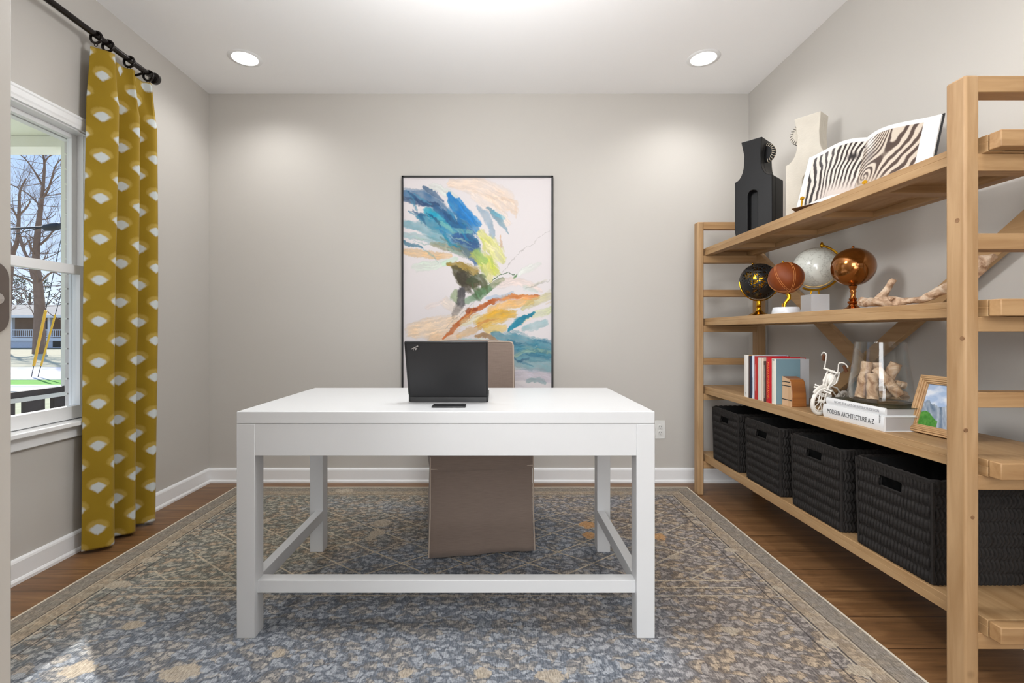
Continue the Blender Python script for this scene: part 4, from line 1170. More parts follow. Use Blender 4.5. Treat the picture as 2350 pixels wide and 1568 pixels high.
build('stand', MB().lathe([(0.0001, 0), (0.062, 0), (0.064, 0.004), (0.058, 0.008), (0.052, 0.012), (0.044, 0.016), (0.026, 0.026), (0.016, 0.036), (0.012, 0.05), (0.016, 0.056), (0.011, 0.062), (0.015, 0.072), (0.012, 0.084), (0.014, 0.092), (0.006, 0.098)], (gx_, gy_, SZ), 36), M_gold, t, smooth=True, ang=50)
# leather globe
gx_, gy_ = 1.424, 2.36; R_ = 0.078; zc = SZ+0.177
M_lea = plain('cognac_leather', srgb(116, 54, 16), 0.5, spec=0.3, var=0.2, vs=14, bmp=0.3, bs=400)
t = thing('leather_globe', 'brown leather stitched globe on a white marble disc', 'globe', (gx_, gy_, SZ), group='globes on the middle shelf')
lg = build('ball', MB().sphere((gx_, gy_, zc), R_, 40, 24), M_lea, t, smooth=True)
M_thr = plain('leather_thread', srgb(188, 122, 66), 0.7)
stc = MB()
vd = Vector((-gx_, -gy_, 0)).normalized(); rt = Vector((-vd.y, vd.x, 0)); upv = Vector((0, 0, 1))
def gcirc(nrm, off):
    nrm = nrm.normalized(); a = nrm.orthogonal().normalized(); b2 = nrm.cross(a); rr = math.sqrt(R_*R_-off*off)+0.0003
    return [tuple(Vector((gx_, gy_, zc))+nrm*off+a*rr*math.cos(q_)+b2*rr*math.sin(q_)) for q_ in [2*PI*k/60 for k in range(60)]]
pol = (vd*0.42-upv*0.87+rt*0.22).normalized(); n0 = pol.cross(upv)
for ang_ in (0, 58, -58):
    nrm = Matrix.Rotation(math.radians(ang_), 3, pol) @ n0
    for o_ in (-0.0035, 0.0035): stc.tube(gcirc(nrm, o_), 0.0009, 5, closed=True)
build('stitching', stc, M_thr, lg, smooth=True)['label'] = 'tan double stitching along the seams'
build('neck', MB().tube([(gx_+0.004, gy_, zc-R_+0.008), (gx_+0.012, gy_-0.004, zc-R_-0.008), (gx_+0.013, gy_-0.004, zc-R_-0.024), (gx_+0.002, gy_-0.002, zc-R_-0.037), (gx_-0.006, gy_, zc-R_-0.05), (gx_-0.008, gy_, SZ+0.03)], [0.008, 0.010, 0.010, 0.008, 0.0075, 0.0075], 12).box(gx_-0.018, gx_-0.008, gy_-0.006, gy_+0.006, SZ+0.03, SZ+0.052), M_gold, t, smooth=True, ang=50)
build('finial', MB().sphere((gx_-0.014, gy_, zc+R_-0.001), 0.006, 12, 8), M_gold, t, smooth=True)
M_marb = plain('white_marble', srgb(214, 216, 220), 0.3, var=0.05, vs=20)
build('marble_disc', MB().lathe([(0.0001, 0), (0.062, 0), (0.063, 0.003), (0.057, 0.030), (0.055, 0.032), (0.0001, 0.032)], (gx_, gy_, SZ), 40), M_marb, t, smooth=True, ang=50)
# white map globe
m, nt, b = base('antique_map'); 
oc = coords(nt); n1 = noise(nt, oc, 16, 6, 0.65); n2 = noise(nt, oc, 90, 3, 0.6)
coast = mt(nt, 'LESS_THAN', mt(nt, 'ABSOLUTE', mt(nt, 'SUBTRACT', n1, 0.5)), 0.010)
txt = mt(nt, 'MULTIPLY', mt(nt, 'GREATER_THAN', n1, 0.5), mt(nt, 'GREATER_THAN', n2, 0.60))
c = mixc(nt, mt(nt, 'MULTIPLY', mt(nt, 'MAXIMUM', coast, mt(nt, 'MULTIPLY', txt, 0.7)), 0.38), srgb(216, 218, 210), srgb(120, 116, 104))
setb(nt, b, col=c, rough=0.18, coat=0.5); M_map = m
gx_, gy_ = 1.622, 2.444; R_ = 0.102; zc = SZ+0.238
t = thing('map_globe', 'white map globe with brass arm on a white cube', 'globe', (gx_, gy_, SZ), group='globes on the middle shelf')
build('ball', MB().sphere((gx_, gy_, zc), R_, 48, 30), M_map, t, smooth=True)['label'] = 'white ball printed with faint grey map lines'
arc = []
rt = Vector((0.83, -0.55, 0)).normalized()
for d in range(-118, 68, 7):
    a = math.radians(d); q_ = Vector((gx_, gy_, zc))+rt*(R_+0.011)*math.cos(a)+Vector((0, 0, 1))*(R_+0.011)*math.sin(a); arc.append(tuple(q_))
for k_ in (1, 2): arc.append(tuple(Vector(arc[-1])-rt*0.010+Vector((0, 0, 0.006))))
am = MB().tube(arc, 0.0055, 8).sphere(arc[-1], 0.010, 12, 8, (0.8, 0.8, 1.5))
for o_ in (-0.018, 0.018): am.tube([tuple(Vector((gx_, gy_, SZ+0.10))+rt*o_), tuple(Vector((gx_, gy_, zc-R_-0.008))+rt*o_*0.8)], 0.004, 8)
build('brass_arm', am, M_gold, t, smooth=True)
MC = Matrix.Translation((gx_, gy_, SZ)) @ Matrix.Rotation(math.radians(-2), 4, 'Z')
build('cube_base', MB(MC).box(-0.045, 0.045, -0.045, 0.045, 0, 0.1), plain('white_marble_cube', srgb(226, 227, 230), 0.35, var=0.02), t, bevel=0.001)
# amber metal globe
gx_, gy_ = 1.572, 2.115; R_ = 0.0845; zc = SZ+0.197
m, nt, b = base('amber_lustre'); oc = coords(nt)
n1 = noise(nt, oc, 14, 5, 0.6); c = mixc(nt, n1, srgb(104, 58, 16), srgb(176, 112, 46)); setb(nt, b, col=c, rough=mt(nt, 'ADD', mt(nt, 'MULTIPLY', n1, 0.16), 0.06), metal=0.85, coat=0.6); M_amb = m
t = thing('amber_globe', 'shiny amber brown globe on a turned copper pedestal', 'globe', (gx_, gy_, SZ), group='globes on the middle shelf')
build('ball', MB().sphere((gx_, gy_, zc), R_, 56, 36), M_amb, t, smooth=True)
M_cop = plain('copper', srgb(178, 112, 58), 0.2, metal=1.0)
build('pedestal', MB().lathe([(0.0001, 0), (0.050, 0), (0.051, 0.004), (0.044, 0.009), (0.026, 0.018), (0.018, 0.026), (0.014, 0.034), (0.021, 0.040), (0.021, 0.044), (0.012, 0.05), (0.016, 0.056), (0.010, 0.064), (0.009, 0.082), (0.013, 0.09), (0.010, 0.097), (0.014, 0.104), (0.017, 0.113)], (gx_, gy_, SZ), 36), M_cop, t, smooth=True, ang=50)
build('finial', MB().sphere((gx_, gy_, zc+R_+0.003), 0.006, 12, 8), M_cop, t, smooth=True)

# ================================================================== DRIFTWOOD
m, nt, b = base('driftwood'); oc = coords(nt)
n1 = noise(nt, coords(nt, scale=(1, 1, 1)), 18, 5, 0.6, 1.5); c = ramp(nt, n1, [(0.3, srgb(136, 100, 72)), (0.5, srgb(196, 166, 138)), (0.7, srgb(222, 204, 182))])
setb(nt, b, col=c, rough=0.8); bump(nt, b, noise(nt, coords(nt, scale=(60, 8, 60)), 2, 3), 0.5, 0.004); M_drift = m
R3 = random.Random(3)
def smoothpath(p, n=8):
    p = [Vector(q_) for q_ in p]; out = []
    for i in range(len(p)-1):
        a = p[max(i-1, 0)]; b2 = p[i]; c_ = p[i+1]; d = p[min(i+2, len(p)-1)]
        for k in range(n):
            s_ = k/n; out.append(0.5*((2*b2)+(c_-a)*s_+(2*a-5*b2+4*c_-d)*s_*s_+(3*b2-a-3*c_+d)*s_**3))
    out.append(p[-1]); return out
def rinterp(r, n=8):
    o = []
    for i in range(len(r)-1): o += [r[i]+(r[i+1]-r[i])*k/n for k in range(n)]
    return o+[r[-1]]
def dpt(px, py, Xw): Y_ = Xw*FPX/(px-CX); return (Xw, Y_, CAMZ-(py-CY)*Y_/FPX)
jit = lambda i, k: 1+0.16*math.sin(i*0.33+2*PI*k/14*2)+0.09*math.sin(i*0.8-2*PI*k/14*3)+0.03*math.sin(i*2.1+k)
dm = MB()
p = [dpt(1974, 700, 1.50), dpt(1992, 695, 1.49), dpt(2022, 694, 1.47), dpt(2052, 695, 1.47), dpt(2085, 692, 1.48), dpt(2118, 688, 1.49), dpt(2150, 672, 1.50), dpt(2200, 650, 1.50), dpt(2250, 605, 1.50), dpt(2283, 588, 1.50)]
dm.tube(smoothpath(p), rinterp([0.008, 0.017, 0.021, 0.018, 0.013, 0.011, 0.017, 0.024, 0.022, 0.008]), 14, jit=jit)
p = [dpt(2012, 694, 1.49), dpt(2030, 672, 1.50), dpt(2042, 655, 1.51), dpt(2051, 641, 1.52)]
dm.tube(smoothpath(p), rinterp([0.013, 0.0135, 0.012, 0.008]), 12, jit=jit)
p = [dpt(1992, 697, 1.49), dpt(1976, 688, 1.50), dpt(1971, 700, 1.50)]
dm.tube(smoothpath(p), rinterp([0.016, 0.010, 0.006]), 10, jit=jit)
p = [dpt(2050, 690, 1.46), dpt(2040, 683, 1.455), dpt(2044, 689, 1.45)]
dm.tube(smoothpath(p), rinterp([0.012, 0.006, 0.003]), 8, jit=jit)
lo = min(v[2] for v in dm.v)
dm.v = [(v[0], v[1], v[2]-(lo-SZ)*max(0, 1-(v[2]-lo)/0.06)) for v in dm.v]
o = build('driftwood', dm, M_drift, None, smooth=True, origin=(1.49, 1.8, SZ))
tag(o, 'pale branching piece of driftwood lying on the middle shelf', 'driftwood')

# ================================================================== BOOK ROW
Z3 = 0.705
M_pages = plain('book_pages', srgb(222, 214, 198), 0.8, var=0.06, vs=200)
def book(label, y0, y1, x0, depth, h, cover, spine=None, group='books standing beside the bookend', marks=None, mcol=None):
    t = thing('standing_book', label, 'book', (x0, (y0+y1)/2, Z3), group=group)
    cm = plain('book_cover', cover, 0.5); th = min(0.0025, (y1-y0)*0.2)
    mb = MB().box(x0+0.002, x0+depth, y0, y0+th, Z3, Z3+h).box(x0+0.002, x0+depth, y1-th, y1, Z3, Z3+h)
    build('cover', mb, cm, t)
    sp_ = [(y0+(y1-y0)*k/6, -0.003*math.sin(PI*k/6)) for k in range(7)]
    build('spine', MB().prism([(a, b2) for a, b2 in sp_]+[(y1, 0.003), (y0, 0.003)], lambda a, b2, d: (x0+b2, a, d), Z3, Z3+h), plain('book_spine', spine or cover, 0.5), t)
    build('page_block', MB().box(x0+0.003, x0+depth-0.004, y0+th, y1-th, Z3+0.003, Z3+h-0.003), M_pages, t)
    if marks:
        # rows of small printed strokes down the spine
        rn = random.Random(int(y0*1000)); mk = MB(); yc = (y0+y1)/2; w_ = (y1-y0)*marks[0]
        z_ = Z3+h*marks[1]
        while z_ < Z3+h*marks[2]:
            l_ = rn.uniform(0.002, 0.005); a_ = rn.uniform(-0.5, 0.5)
            mk.tube([(x0-0.0036, yc-w_/2*rn.uniform(.5, 1), z_), (x0-0.0038, yc+w_*0.1*a_, z_+l_*0.5), (x0-0.0036, yc+w_/2*rn.uniform(.5, 1), z_+l_*a_)], 0.0007, 4)
            z_ += l_+0.0015
        build('title_lettering', mk, plain('spine_print', mcol, 0.5), t)
    return t
X3 = 1.362
book('cream spined book with tan edge, farthest in the row', 2.594, 2.640, X3, 0.155, 0.229, srgb(200, 158, 100), srgb(226, 222, 216), marks=(0.3, 0.06, 0.12), mcol=srgb(60, 60, 60))
book('thin dark brown book beside the navy book', 2.577, 2.592, X3, 0.15, 0.225, srgb(70, 54, 50))
book('thin navy blue book in the row', 2.562, 2.576, X3, 0.165, 0.226, srgb(34, 40, 62))
book('pale blue book with fine dark spine print', 2.535, 2.560, X3, 0.18, 0.229, srgb(186, 200, 222), srgb(206, 216, 230), marks=(0.4, 0.1, 0.5), mcol=srgb(60, 60, 90))
book('narrow red book with pale spine print', 2.505, 2.533, X3, 0.17, 0.227, srgb(178, 40, 38), marks=(0.45, 0.2, 0.8), mcol=srgb(240, 190, 180))
book('grey and cream book beside the narrow red book', 2.470, 2.500, X3, 0.165, 0.221, srgb(190, 188, 190), srgb(214, 206, 196))
book('peach cream book left of the dark brown lettered book', 2.447, 2.469, X3, 0.16, 0.220, srgb(216, 196, 176), srgb(220, 200, 182), marks=(0.6, 0.01, 0.03), mcol=srgb(60, 50, 50))
book('shorter dark brown book with white lettering', 2.424, 2.446, X3, 0.15, 0.205, srgb(74, 50, 40), marks=(0.55, 0.1, 0.9), mcol=srgb(230, 222, 214))
tb = book('wide bright red book with gold script on its spine', 2.376, 2.422, X3, 0.17, 0.226, srgb(196, 12, 30))
# gold script on the red spine
gs = MB(); z_ = Z3+0.02; k_ = 0; pts_ = []
while z_ < Z3+0.205:
    pts_.append((X3-0.0042, 2.399+0.0115*math.sin(k_*1.25)*(0.6+0.4*math.sin(k_*0.37)), z_)); z_ += 0.0021+0.0012*math.cos(k_*0.9); k_ += 1
gs.tube(pts_, 0.0011, 5); gs.sphere((X3-0.004, 2.396, Z3+0.198), 0.004, 8, 6, (0.3, 1, 1)); gs.sphere((X3-0.004, 2.405, Z3+0.183), 0.003, 8, 6, (0.3, 1, 1))
build('title_script', gs, plain('gold_print', srgb(232, 130, 60), 0.4, metal=0.2), tb)
t = book('slate blue covered book with pale fore edge, nearest in the row', 2.338, 2.374, X3, 0.162, 0.222, srgb(176, 176, 178), srgb(226, 220, 206))
build('blue_jacket', MB().box(X3+0.001, X3+0.116, 2.3352, 2.3378, Z3+0.001, Z3+0.2215), plain('slate_blue_cloth', srgb(108, 136, 146), 0.6, var=0.03, vs=40), t)['label'] = 'slate blue front cover'
build('spine_mark', MB().box(X3-0.0042, X3-0.003, 2.347, 2.362, Z3+0.214, Z3+0.2185), M_black, t)

# ---- bookend
M_be = wood('cherry_block', srgb(168, 108, 56), srgb(122, 70, 32), 'X', knots=False, rough=0.3); M_bef = wood('maple_spine', srgb(222, 186, 150), srgb(200, 160, 120), 'Z', knots=False)
t = thing('wooden_bookend', 'book shaped wooden bookend with dark bands against the slate blue book', 'bookend', (1.425, 2.295, Z3))
bx0, bx1, by0, by1, bh = 1.388, 1.460, 2.258, 2.333, 0.135
pr = [(by1, 0), (by0, 0), (by0+0.001, 0.05), (by0+0.005, 0.085), (by0+0.012, bh-0.018), (by0+0.022, bh-0.008), (by1, bh+0.004)]
build('block', MB().prism(pr, lambda a, b2, d: (d, a, b2+Z3), bx0+0.004, bx1), M_be, t, bevel=0.003)
build('spine_face', MB().prism(pr, lambda a, b2, d: (d, a, b2+Z3), bx0, bx0+0.004), M_bef, t)['label'] = 'pale wood spine with dark bands'
bd = MB()
for zz in (0.028, 0.094, 0.113): bd.box(bx0-0.0006, bx0+0.001, by0+(0.0 if zz < 0.05 else 0.006 if zz < 0.1 else 0.011), by1, Z3+zz, Z3+zz+0.004)
build('band', bd, M_black, t)

# ================================================================== WIRE MOTORCYCLE
M_wire = plain('white_wrapped_wire', srgb(226, 221, 212), 0.6, var=0.05, vs=60)
M_grip = plain('brown_grip', srgb(104, 62, 36), 0.6)
fwd = Vector((-0.93, -0.36, 0)).normalized(); sd_ = Vector((-fwd.y, fwd.x, 0)); RL = math.radians(9)   # sd_: to the figure's side
O3 = Vector((1.368, 2.035, Z3))
def mp3(f, s_, z_): return tuple(O3+fwd*f+sd_*(s_*math.cos(RL)+z_*math.sin(RL))+Vector((0, 0, 0.0015+z_*math.cos(RL)-s_*math.sin(RL))))
t = thing('wire_motorcycle', 'small white wire motorcycle figurine with brown hand grips by the art books', 'figurine', tuple(O3))
def wheel(fc, zc_, R_):
    w_ = MB()
    w_.tube([mp3(fc+R_*math.cos(a), 0.0, zc_+R_*math.sin(a)) for a in [2*PI*k/40 for k in range(40)]], [0.0068+0.0012*(k % 2) for k in range(40)], 8, closed=True)
    w_.tube([mp3(fc+R_*0.8*math.cos(a), 0.0, zc_+R_*0.8*math.sin(a)) for a in [2*PI*k/30 for k in range(30)]], 0.0022, 6, closed=True)
    for k in range(10):
        a = 2*PI*k/10; w_.tube([mp3(fc, 0.004*(-1)**k, zc_), mp3(fc+R_*math.cos(a), 0, zc_+R_*math.sin(a))], 0.0014, 5)
    w_.tube([mp3(fc, -0.012, zc_), mp3(fc, 0.012, zc_)], 0.006, 8)
    return w_
build('front_wheel', wheel(0.0, 0.060, 0.053), M_wire, t, smooth=True)
build('rear_wheel', wheel(-0.135, 0.050, 0.043), M_wire, t, smooth=True)
fk = MB()
for s_ in (-0.012, 0.012):
    fk.tube([mp3(0.0, s_, 0.06), mp3(-0.012, s_, 0.12), mp3(-0.028, s_*1.3, 0.175)], 0.003, 6)
    fk.tube([mp3(-0.02, s_, 0.13), mp3(-0.06, s_*1.4, 0.12), mp3(-0.135, s_, 0.05)], 0.0028, 6)
    fk.tube([mp3(-0.02, s_, 0.09), mp3(-0.07, s_*1.2, 0.04), mp3(-0.135, s_, 0.05)], 0.0024, 6)
for z_, f_ in ((0.118, 0.0), (0.108, 0.004), (0.085, -0.02), (0.078, -0.018)):
    fk.tube([mp3(f_, -0.034, z_+0.004), mp3(f_, 0.034, z_-0.004)], 0.0028, 6); fk.sphere(mp3(f_, -0.034, z_+0.004), 0.0045, 8, 6); fk.sphere(mp3(f_, 0.034, z_-0.004), 0.0045, 8, 6)
# mudguard
fk.tube([mp3(0.064*math.cos(a), 0, 0.06+0.064*math.sin(a)) for a in [math.radians(d) for d in range(35, 150, 12)]], 0.008, 8, flat=0.4)
build('frame', fk, M_wire, t, smooth=True)
tk = MB()
for k in range(8):
    a = PI*2*k/8; tk.tube([mp3(-0.02+0.005*math.cos(a), 0.006*math.sin(a), 0.118), mp3(-0.035+0.022*math.cos(a), 0.026*math.sin(a), 0.145), mp3(-0.045+0.020*math.cos(a), 0.024*math.sin(a), 0.172), mp3(-0.045+0.006*math.cos(a), 0.026*math.sin(a), 0.190)], 0.0028, 6)
tk.sphere(tuple((Vector(mp3(-0.038, 0, 0.153)))), 0.021, 14, 10, (1, 1, 1.3))
build('tank', tk, M_wire, t, smooth=True)
hb = MB(); hb.tube([mp3(-0.03, -0.030, 0.195), mp3(-0.03, 0.030, 0.186)], 0.005, 8)
for s_ in (-1, 1): hb.tube(smoothpath([mp3(-0.03, s_*0.028, 0.190-s_*.005), mp3(-0.03, s_*0.028, 0.215-s_*.01), mp3(-0.028, s_*0.028, 0.240-s_*.014), mp3(-0.028, s_*0.036, 0.247-s_*.014), mp3(-0.035, s_*0.048, 0.246-s_*.014), mp3(-0.042, s_*0.058, 0.232-s_*.014)], 4), 0.0024, 6)
hbo = build('handlebar', hb, M_wire, t, smooth=True)
for s_ in (-1, 1): build('hand_grip', MB().tube([mp3(-0.036, s_*0.044, 0.236-s_*.014), mp3(-0.050, s_*0.050, 0.212-s_*.014)], [0.0055, 0.0065], 10), M_grip, hbo, smooth=True)

# ================================================================== STACKED BOOKS
M_cw = plain('white_cover', srgb(226, 226, 226), 0.4); M_ink = plain('dark_ink', srgb(60, 60, 62), 0.6); M_ink2 = plain('grey_ink', srgb(150, 150, 154), 0.6)
M_pg = plain('grey_pages', srgb(176, 172, 170), 0.8, var=0.08, vs=4)
def flatbook(label, x0, x1, y0, y1, z0, th, cov, top, txts):
    t = thing('art_book', label, 'book', ((x0+x1)/2, (y0+y1)/2, z0), group='art books stacked under the glass vase')
    build('cover', MB().box(x0+0.003, x1, y0, y1, z0, z0+0.003), cov, t)
    build('top_cover', MB().box(x0+0.003, x1, y0, y1, z0+th-0.003, z0+th), top, t)
    sp_ = [(z0+th*k/8, -0.004*math.sin(PI*k/8)) for k in range(9)]
    build('spine', MB().prism([(b2, a) for a, b2 in sp_]+[(0.004, z0+th), (0.004, z0)], lambda a, b2, d: (x0+a, d, b2), y0, y1), cov, t, smooth=True)
    build('page_block', MB().box(x0+0.004, x1-0.005, y0+0.005, y1-0.005, z0+0.003, z0+th-0.003), M_pg, t)
    for txt, ys, size, sx, rot, ink in txts:
        R0 = Matrix(((0, 0, -1, 0), (-1, 0, 0, 0), (0, 1, 0, 0), (0, 0, 0, 1)))   # text x -> -Y, text y -> Z, normal -> -X
        Mx = Matrix.Translation((x0-0.0042, ys, z0+th/2)) @ R0 @ Matrix.Rotation(rot, 4, 'Z')
        build('title_lettering', text_mb(txt, size, Mx, 0.0003, sx), ink, t)
    return t
T1 = 0.054; T2 = 0.028
flatbook('thick white art book lettered MODERN ARCHITECTURE A-Z, lower of the stack', 1.372, 1.62, 1.695, 2.012, Z3, T1, M_cw, M_cw,
    [('MODERN ARCHITECTURE A-Z', 1.985, 0.026, 0.70, 0, M_ink), ('TASCHEN', 1.712, 0.0075, 1.0, PI/2, M_ink)])
M_green = plain('olive_photo_cover', srgb(48, 52, 34), 0.25, var=0.6, vs=10)
t = flatbook('thinner white spined art book with dark green cover, upper of the stack', 1.380, 1.61, 1.700, 2.005, Z3+T1, T2, M_cw, M_green,
    [('WORK THE ART OF INTERIOR DESIGN', 1.955, 0.0135, 0.98, 0, M_ink2)])

# ================================================================== GLASS VASE WITH LOGS
gx_, gy_ = 1.497, 1.872; gz = Z3+T1+T2
t = thing('glass_vase', 'clear tapered glass vase full of birch logs on the art books', 'vase', (gx_, gy_, gz))
HV = 0.232
build('vessel', MB().lathe([(0.0001, 0.0005), (0.0901, 0.0005), (0.1018, 0.004), (0.1065, 0.014), (0.1049, 0.03), (0.0996, 0.08), (0.0890, 0.15), (0.0816, HV), (0.0790, HV), (0.0864, 0.15), (0.0970, 0.08), (0.1023, 0.03), (0.1018, 0.012), (0.0933, 0.006), (0.0001, 0.005)], (gx_, gy_, gz), 56), M_glass, t, smooth=True)
m, nt, b = base('birch_bark'); oc = coords(nt)
n1 = noise(nt, coords(nt, scale=(1, 1, 1)), 22, 5, 0.6, 0.8); c = ramp(nt, n1, [(0.3, srgb(140, 100, 70)), (0.48, srgb(206, 170, 136)), (0.62, srgb(232, 208, 182))])
vo = nd(nt, 'ShaderNodeTexVoronoi', {'Vector': oc, 'Scale': 26.0}); k = ramp(nt, vo.outputs[0], [(0.0, 1.0), (0.16, 0.7), (0.24, 0.0)])
c = mixc(nt, mt(nt, 'MULTIPLY', k, 0.55), c, srgb(84, 52, 34))
setb(nt, b, col=c, rough=0.8); bump(nt, b, n1, 0.6, 0.006); M_birch = m
vr = Vector((gy_, -gx_, 0)).normalized(); vf = Vector((gx_, gy_, 0)).normalized()   # right / away as seen from the door
def gp(r_, f_, z_): return tuple(Vector((gx_, gy_, gz))+vr*r_+vf*f_+Vector((0, 0, z_)))
logs = [('pale birch log standing upright at the left inside the glass vase', gp(-0.062, -0.018, 0.008), gp(-0.040, 0.005, 0.148), 0.0185),
        ('short stubby birch log standing at the front of the glass vase', gp(-0.022, -0.055, 0.009), gp(-0.026, -0.030, 0.105), 0.0195),
        ('long birch log lying diagonally across the glass vase', gp(-0.012, -0.012, 0.128), gp(0.060, -0.030, 0.030), 0.019),
        ('thick cut birch log leaning to the right inside the glass vase', gp(0.014, 0.030, 0.070), gp(0.050, 0.022, 0.150), 0.021),
        ('small split log wedged at the right side of the glass vase', gp(0.046, 0.006, 0.074), gp(0.074, 0.018, 0.066), 0.014),
        ('grey birch log low at the back inside the glass vase', gp(-0.004, 0.04, 0.022), gp(0.045, 0.05, 0.030), 0.019),
        ('short birch log peeping up behind the diagonal one in the glass vase', gp(-0.014, 0.036, 0.055), gp(-0.010, 0.028, 0.150), 0.016),
        ('small round birch piece at the bottom right of the glass vase', gp(0.076, 0.020, 0.020), gp(0.070, 0.034, 0.032), 0.014)]
for i, (lab, a, b2, r_) in enumerate(logs):
    a, b2 = Vector(a), Vector(b2); n_ = 14
    mb = MB(); mb.tube([a+(b2-a)*k/n_+Vector((0.0008*math.sin(k*0.8+i), 0.0008*math.cos(k*0.9), 0)) for k in range(n_+1)], [r_*(0.96+0.05*math.sin(k*1.1+i)) for k in range(n_+1)], 18, jit=lambda q1, q2, i=i: 1+0.035*math.sin(2*PI*q2/18*3+i+q1*0.2)+0.02*math.sin(q1*1.1+2*PI*q2/18*2))
    lo_ = min(v[2] for v in mb.v)
    if lo_ < gz+0.007: mb.v = [(v[0], v[1], v[2]+gz+0.007-lo_) for v in mb.v]
    o = build('birch_log', mb, M_birch, None, smooth=True, ang=50, origin=tuple(a))
    tag(o, lab, 'log', 'birch logs in the glass vase')

# ================================================================== PICTURE FRAME
M_pf = wood('ribbed_frame_wood', srgb(214, 176, 130), srgb(176, 136, 92), 'Y', knots=False)
fx, fy0 = 1.478, 1.722; W_, H_ = 0.180, 0.205
# local frame: u along width, v up, n out
uu_ = Vector((0.05, -0.9985, 0)).normalized(); lean = 0.30
bk_ = Vector((-uu_.y, uu_.x, 0)); 
if bk_.x < 0: bk_ = -bk_
vv_ = (bk_*math.sin(lean)+Vector((0, 0, 1))*math.cos(lean)); nn_ = -(bk_*math.cos(lean)-Vector((0, 0, 1))*math.sin(lean))
FO = Vector((fx, fy0, Z3+0.001))
MF = Matrix.Translation(FO) @ Matrix(((uu_.x, vv_.x, nn_.x, 0), (uu_.y, vv_.y, nn_.y, 0), (uu_.z, vv_.z, nn_.z, 0), (0, 0, 0, 1)))
t = thing('picture_frame', 'wooden picture frame with a landscape photo leaning at the near end of the shelf', 'picture frame', tuple(FO))
fm = MB(MF)
for k, (a0, a1, d) in enumerate(((0, 0.007, 0.014), (0.007, 0.013, 0.017), (0.013, 0.019, 0.015), (0.019, 0.025, 0.011), (0.025, 0.029, 0.007))):
    for (x0, x1, y0, y1) in ((a0, W_-a0, a0, a1), (a0, W_-a0, H_-a1, H_-a0), (a0, a1, a1, H_-a1), (W_-a1, W_-a0, a1, H_-a1)):
        fm.box(x0, x1, y0, y1, -0.004, d)
build('frame', fm, M_pf, t, bevel=0.0015)
nx_, ny_ = 90, 90; A, B = np.meshgrid(np.linspace(0, 1, nx_), np.linspace(0, 1, ny_))
img = np.array([168, 190, 222.])*(1-B[..., None]*0.0)+0*A[..., None]
cl = np.clip((fbm(A*3, B*6, 4)-0.45)*4, 0, 1)[..., None]; img = img*(1-cl)+np.array([226, 232, 242.])*cl
hz = 0.42+0.15*np.sin(A*9)*0.5+0.20*fbm(A*6, A*0+2, 8)
roc = (B < hz)[..., None]; rc = fbm(A*14+B*6, B*5, 6)[..., None]; img = np.where(roc, np.array([60, 84, 110.])*(1-rc)+np.array([224, 228, 236.])*rc, img)
gr = (B < 0.24+0.1*np.sin(A*7+0.6))&(A < 0.55); gn = fbm(A*20, B*20, 3)[..., None]; img = np.where(gr[..., None], np.array([40, 110, 30.])*(1-gn)+np.array([110, 170, 80.])*gn, img)
P = np.zeros((ny_, nx_, 3))
for j in range(ny_):
    for i in range(nx_):
        P[j, i] = tuple(MF @ Vector((0.029+(W_-0.058)*A[j, i], 0.029+(H_-0.058)*B[j, i], 0.0015)))
grid_obj('photo_print', P, sl(np.clip(img, 0, 255)), attr_mat('photo_paper', 0.25, 0.5), t, smooth=False)
build('back_board', MB(MF).box(0.004, W_-0.004, 0.004, H_-0.004, -0.008, 0.0), M_walnut, t)
es = MB(); a = MF @ Vector((W_/2, 0.14, -0.008)); b2 = Vector((a.x+0.045, a.y, Z3)); es.tube([a, b2], 0.004, 6)
build('easel_leg', es, M_walnut, t)
# ================================================================== OUTSIDE
GZ = -0.60
M_pc = plain('porch_white', srgb(232, 232, 222), 0.6)
M_grass_dry = plain('dry_lawn', srgb(176, 166, 138), 0.95, var=0.2, vs=1.2)
M_grass = plain('green_lawn', srgb(172, 168, 134), 0.95, var=0.3, vs=3)
M_conc = plain('concrete', srgb(206, 204, 200), 0.9, var=0.05, vs=1.5)
M_road = plain('road', srgb(196, 188, 188), 0.9, var=0.06, vs=0.8)
def slab(name, mb, mat, lab=None):
    o = build(name, mb, mat); o['kind'] = 'structure'
    if lab: o['label'] = lab
    return o
slab('outside_ground', MB().box(-80, XL-2.2, -12, 85, GZ-0.3, GZ-0.04), M_grass_dry, 'dry tan lawn across the street')
slab('outside_lawn', MB().box(-80, -4.0, -12, 13.5, GZ-0.1, GZ-0.02), M_grass, 'green yard outside the porch')
slab('outside_pavement', MB().box(-80, -4.0, 13.5, 15.2, GZ-0.1, GZ), M_conc, 'pale concrete pavement')
slab('outside_verge', MB().box(-80, -4.0, 15.2, 16.8, GZ-0.1, GZ-0.01), plain('verge', srgb(104, 160, 50), 0.95, var=0.2, vs=4), 'strip of bright green grass beside the street')
slab('outside_street', MB().box(-80, -4.0, 16.8, 22.8, GZ-0.1, GZ), M_road, 'pale sunlit street')
# porch
slab('porch_floor', MB().box(-4.1, XL-0.2, -1.0, 3.7, GZ-0.1, -0.12), M_conc)
M_pceil = plain('porch_ceiling_paint', srgb(226, 230, 214), 0.7)
slab('porch_ceiling', MB().box(-4.1, XL-0.15, -1.0, 3.56, 2.457, 2.60), M_pceil)
slab('porch_beam', MB().box(-4.1, XL-0.15, 3.40, 3.56, 2.375, 2.455).box(-4.15, -3.98, -1.0, 3.56, 2.375, 2.455), M_pc)
slab('porch_column', MB().box(-3.092, -2.93, 3.40, 3.56, -0.12, 2.376), M_pc)
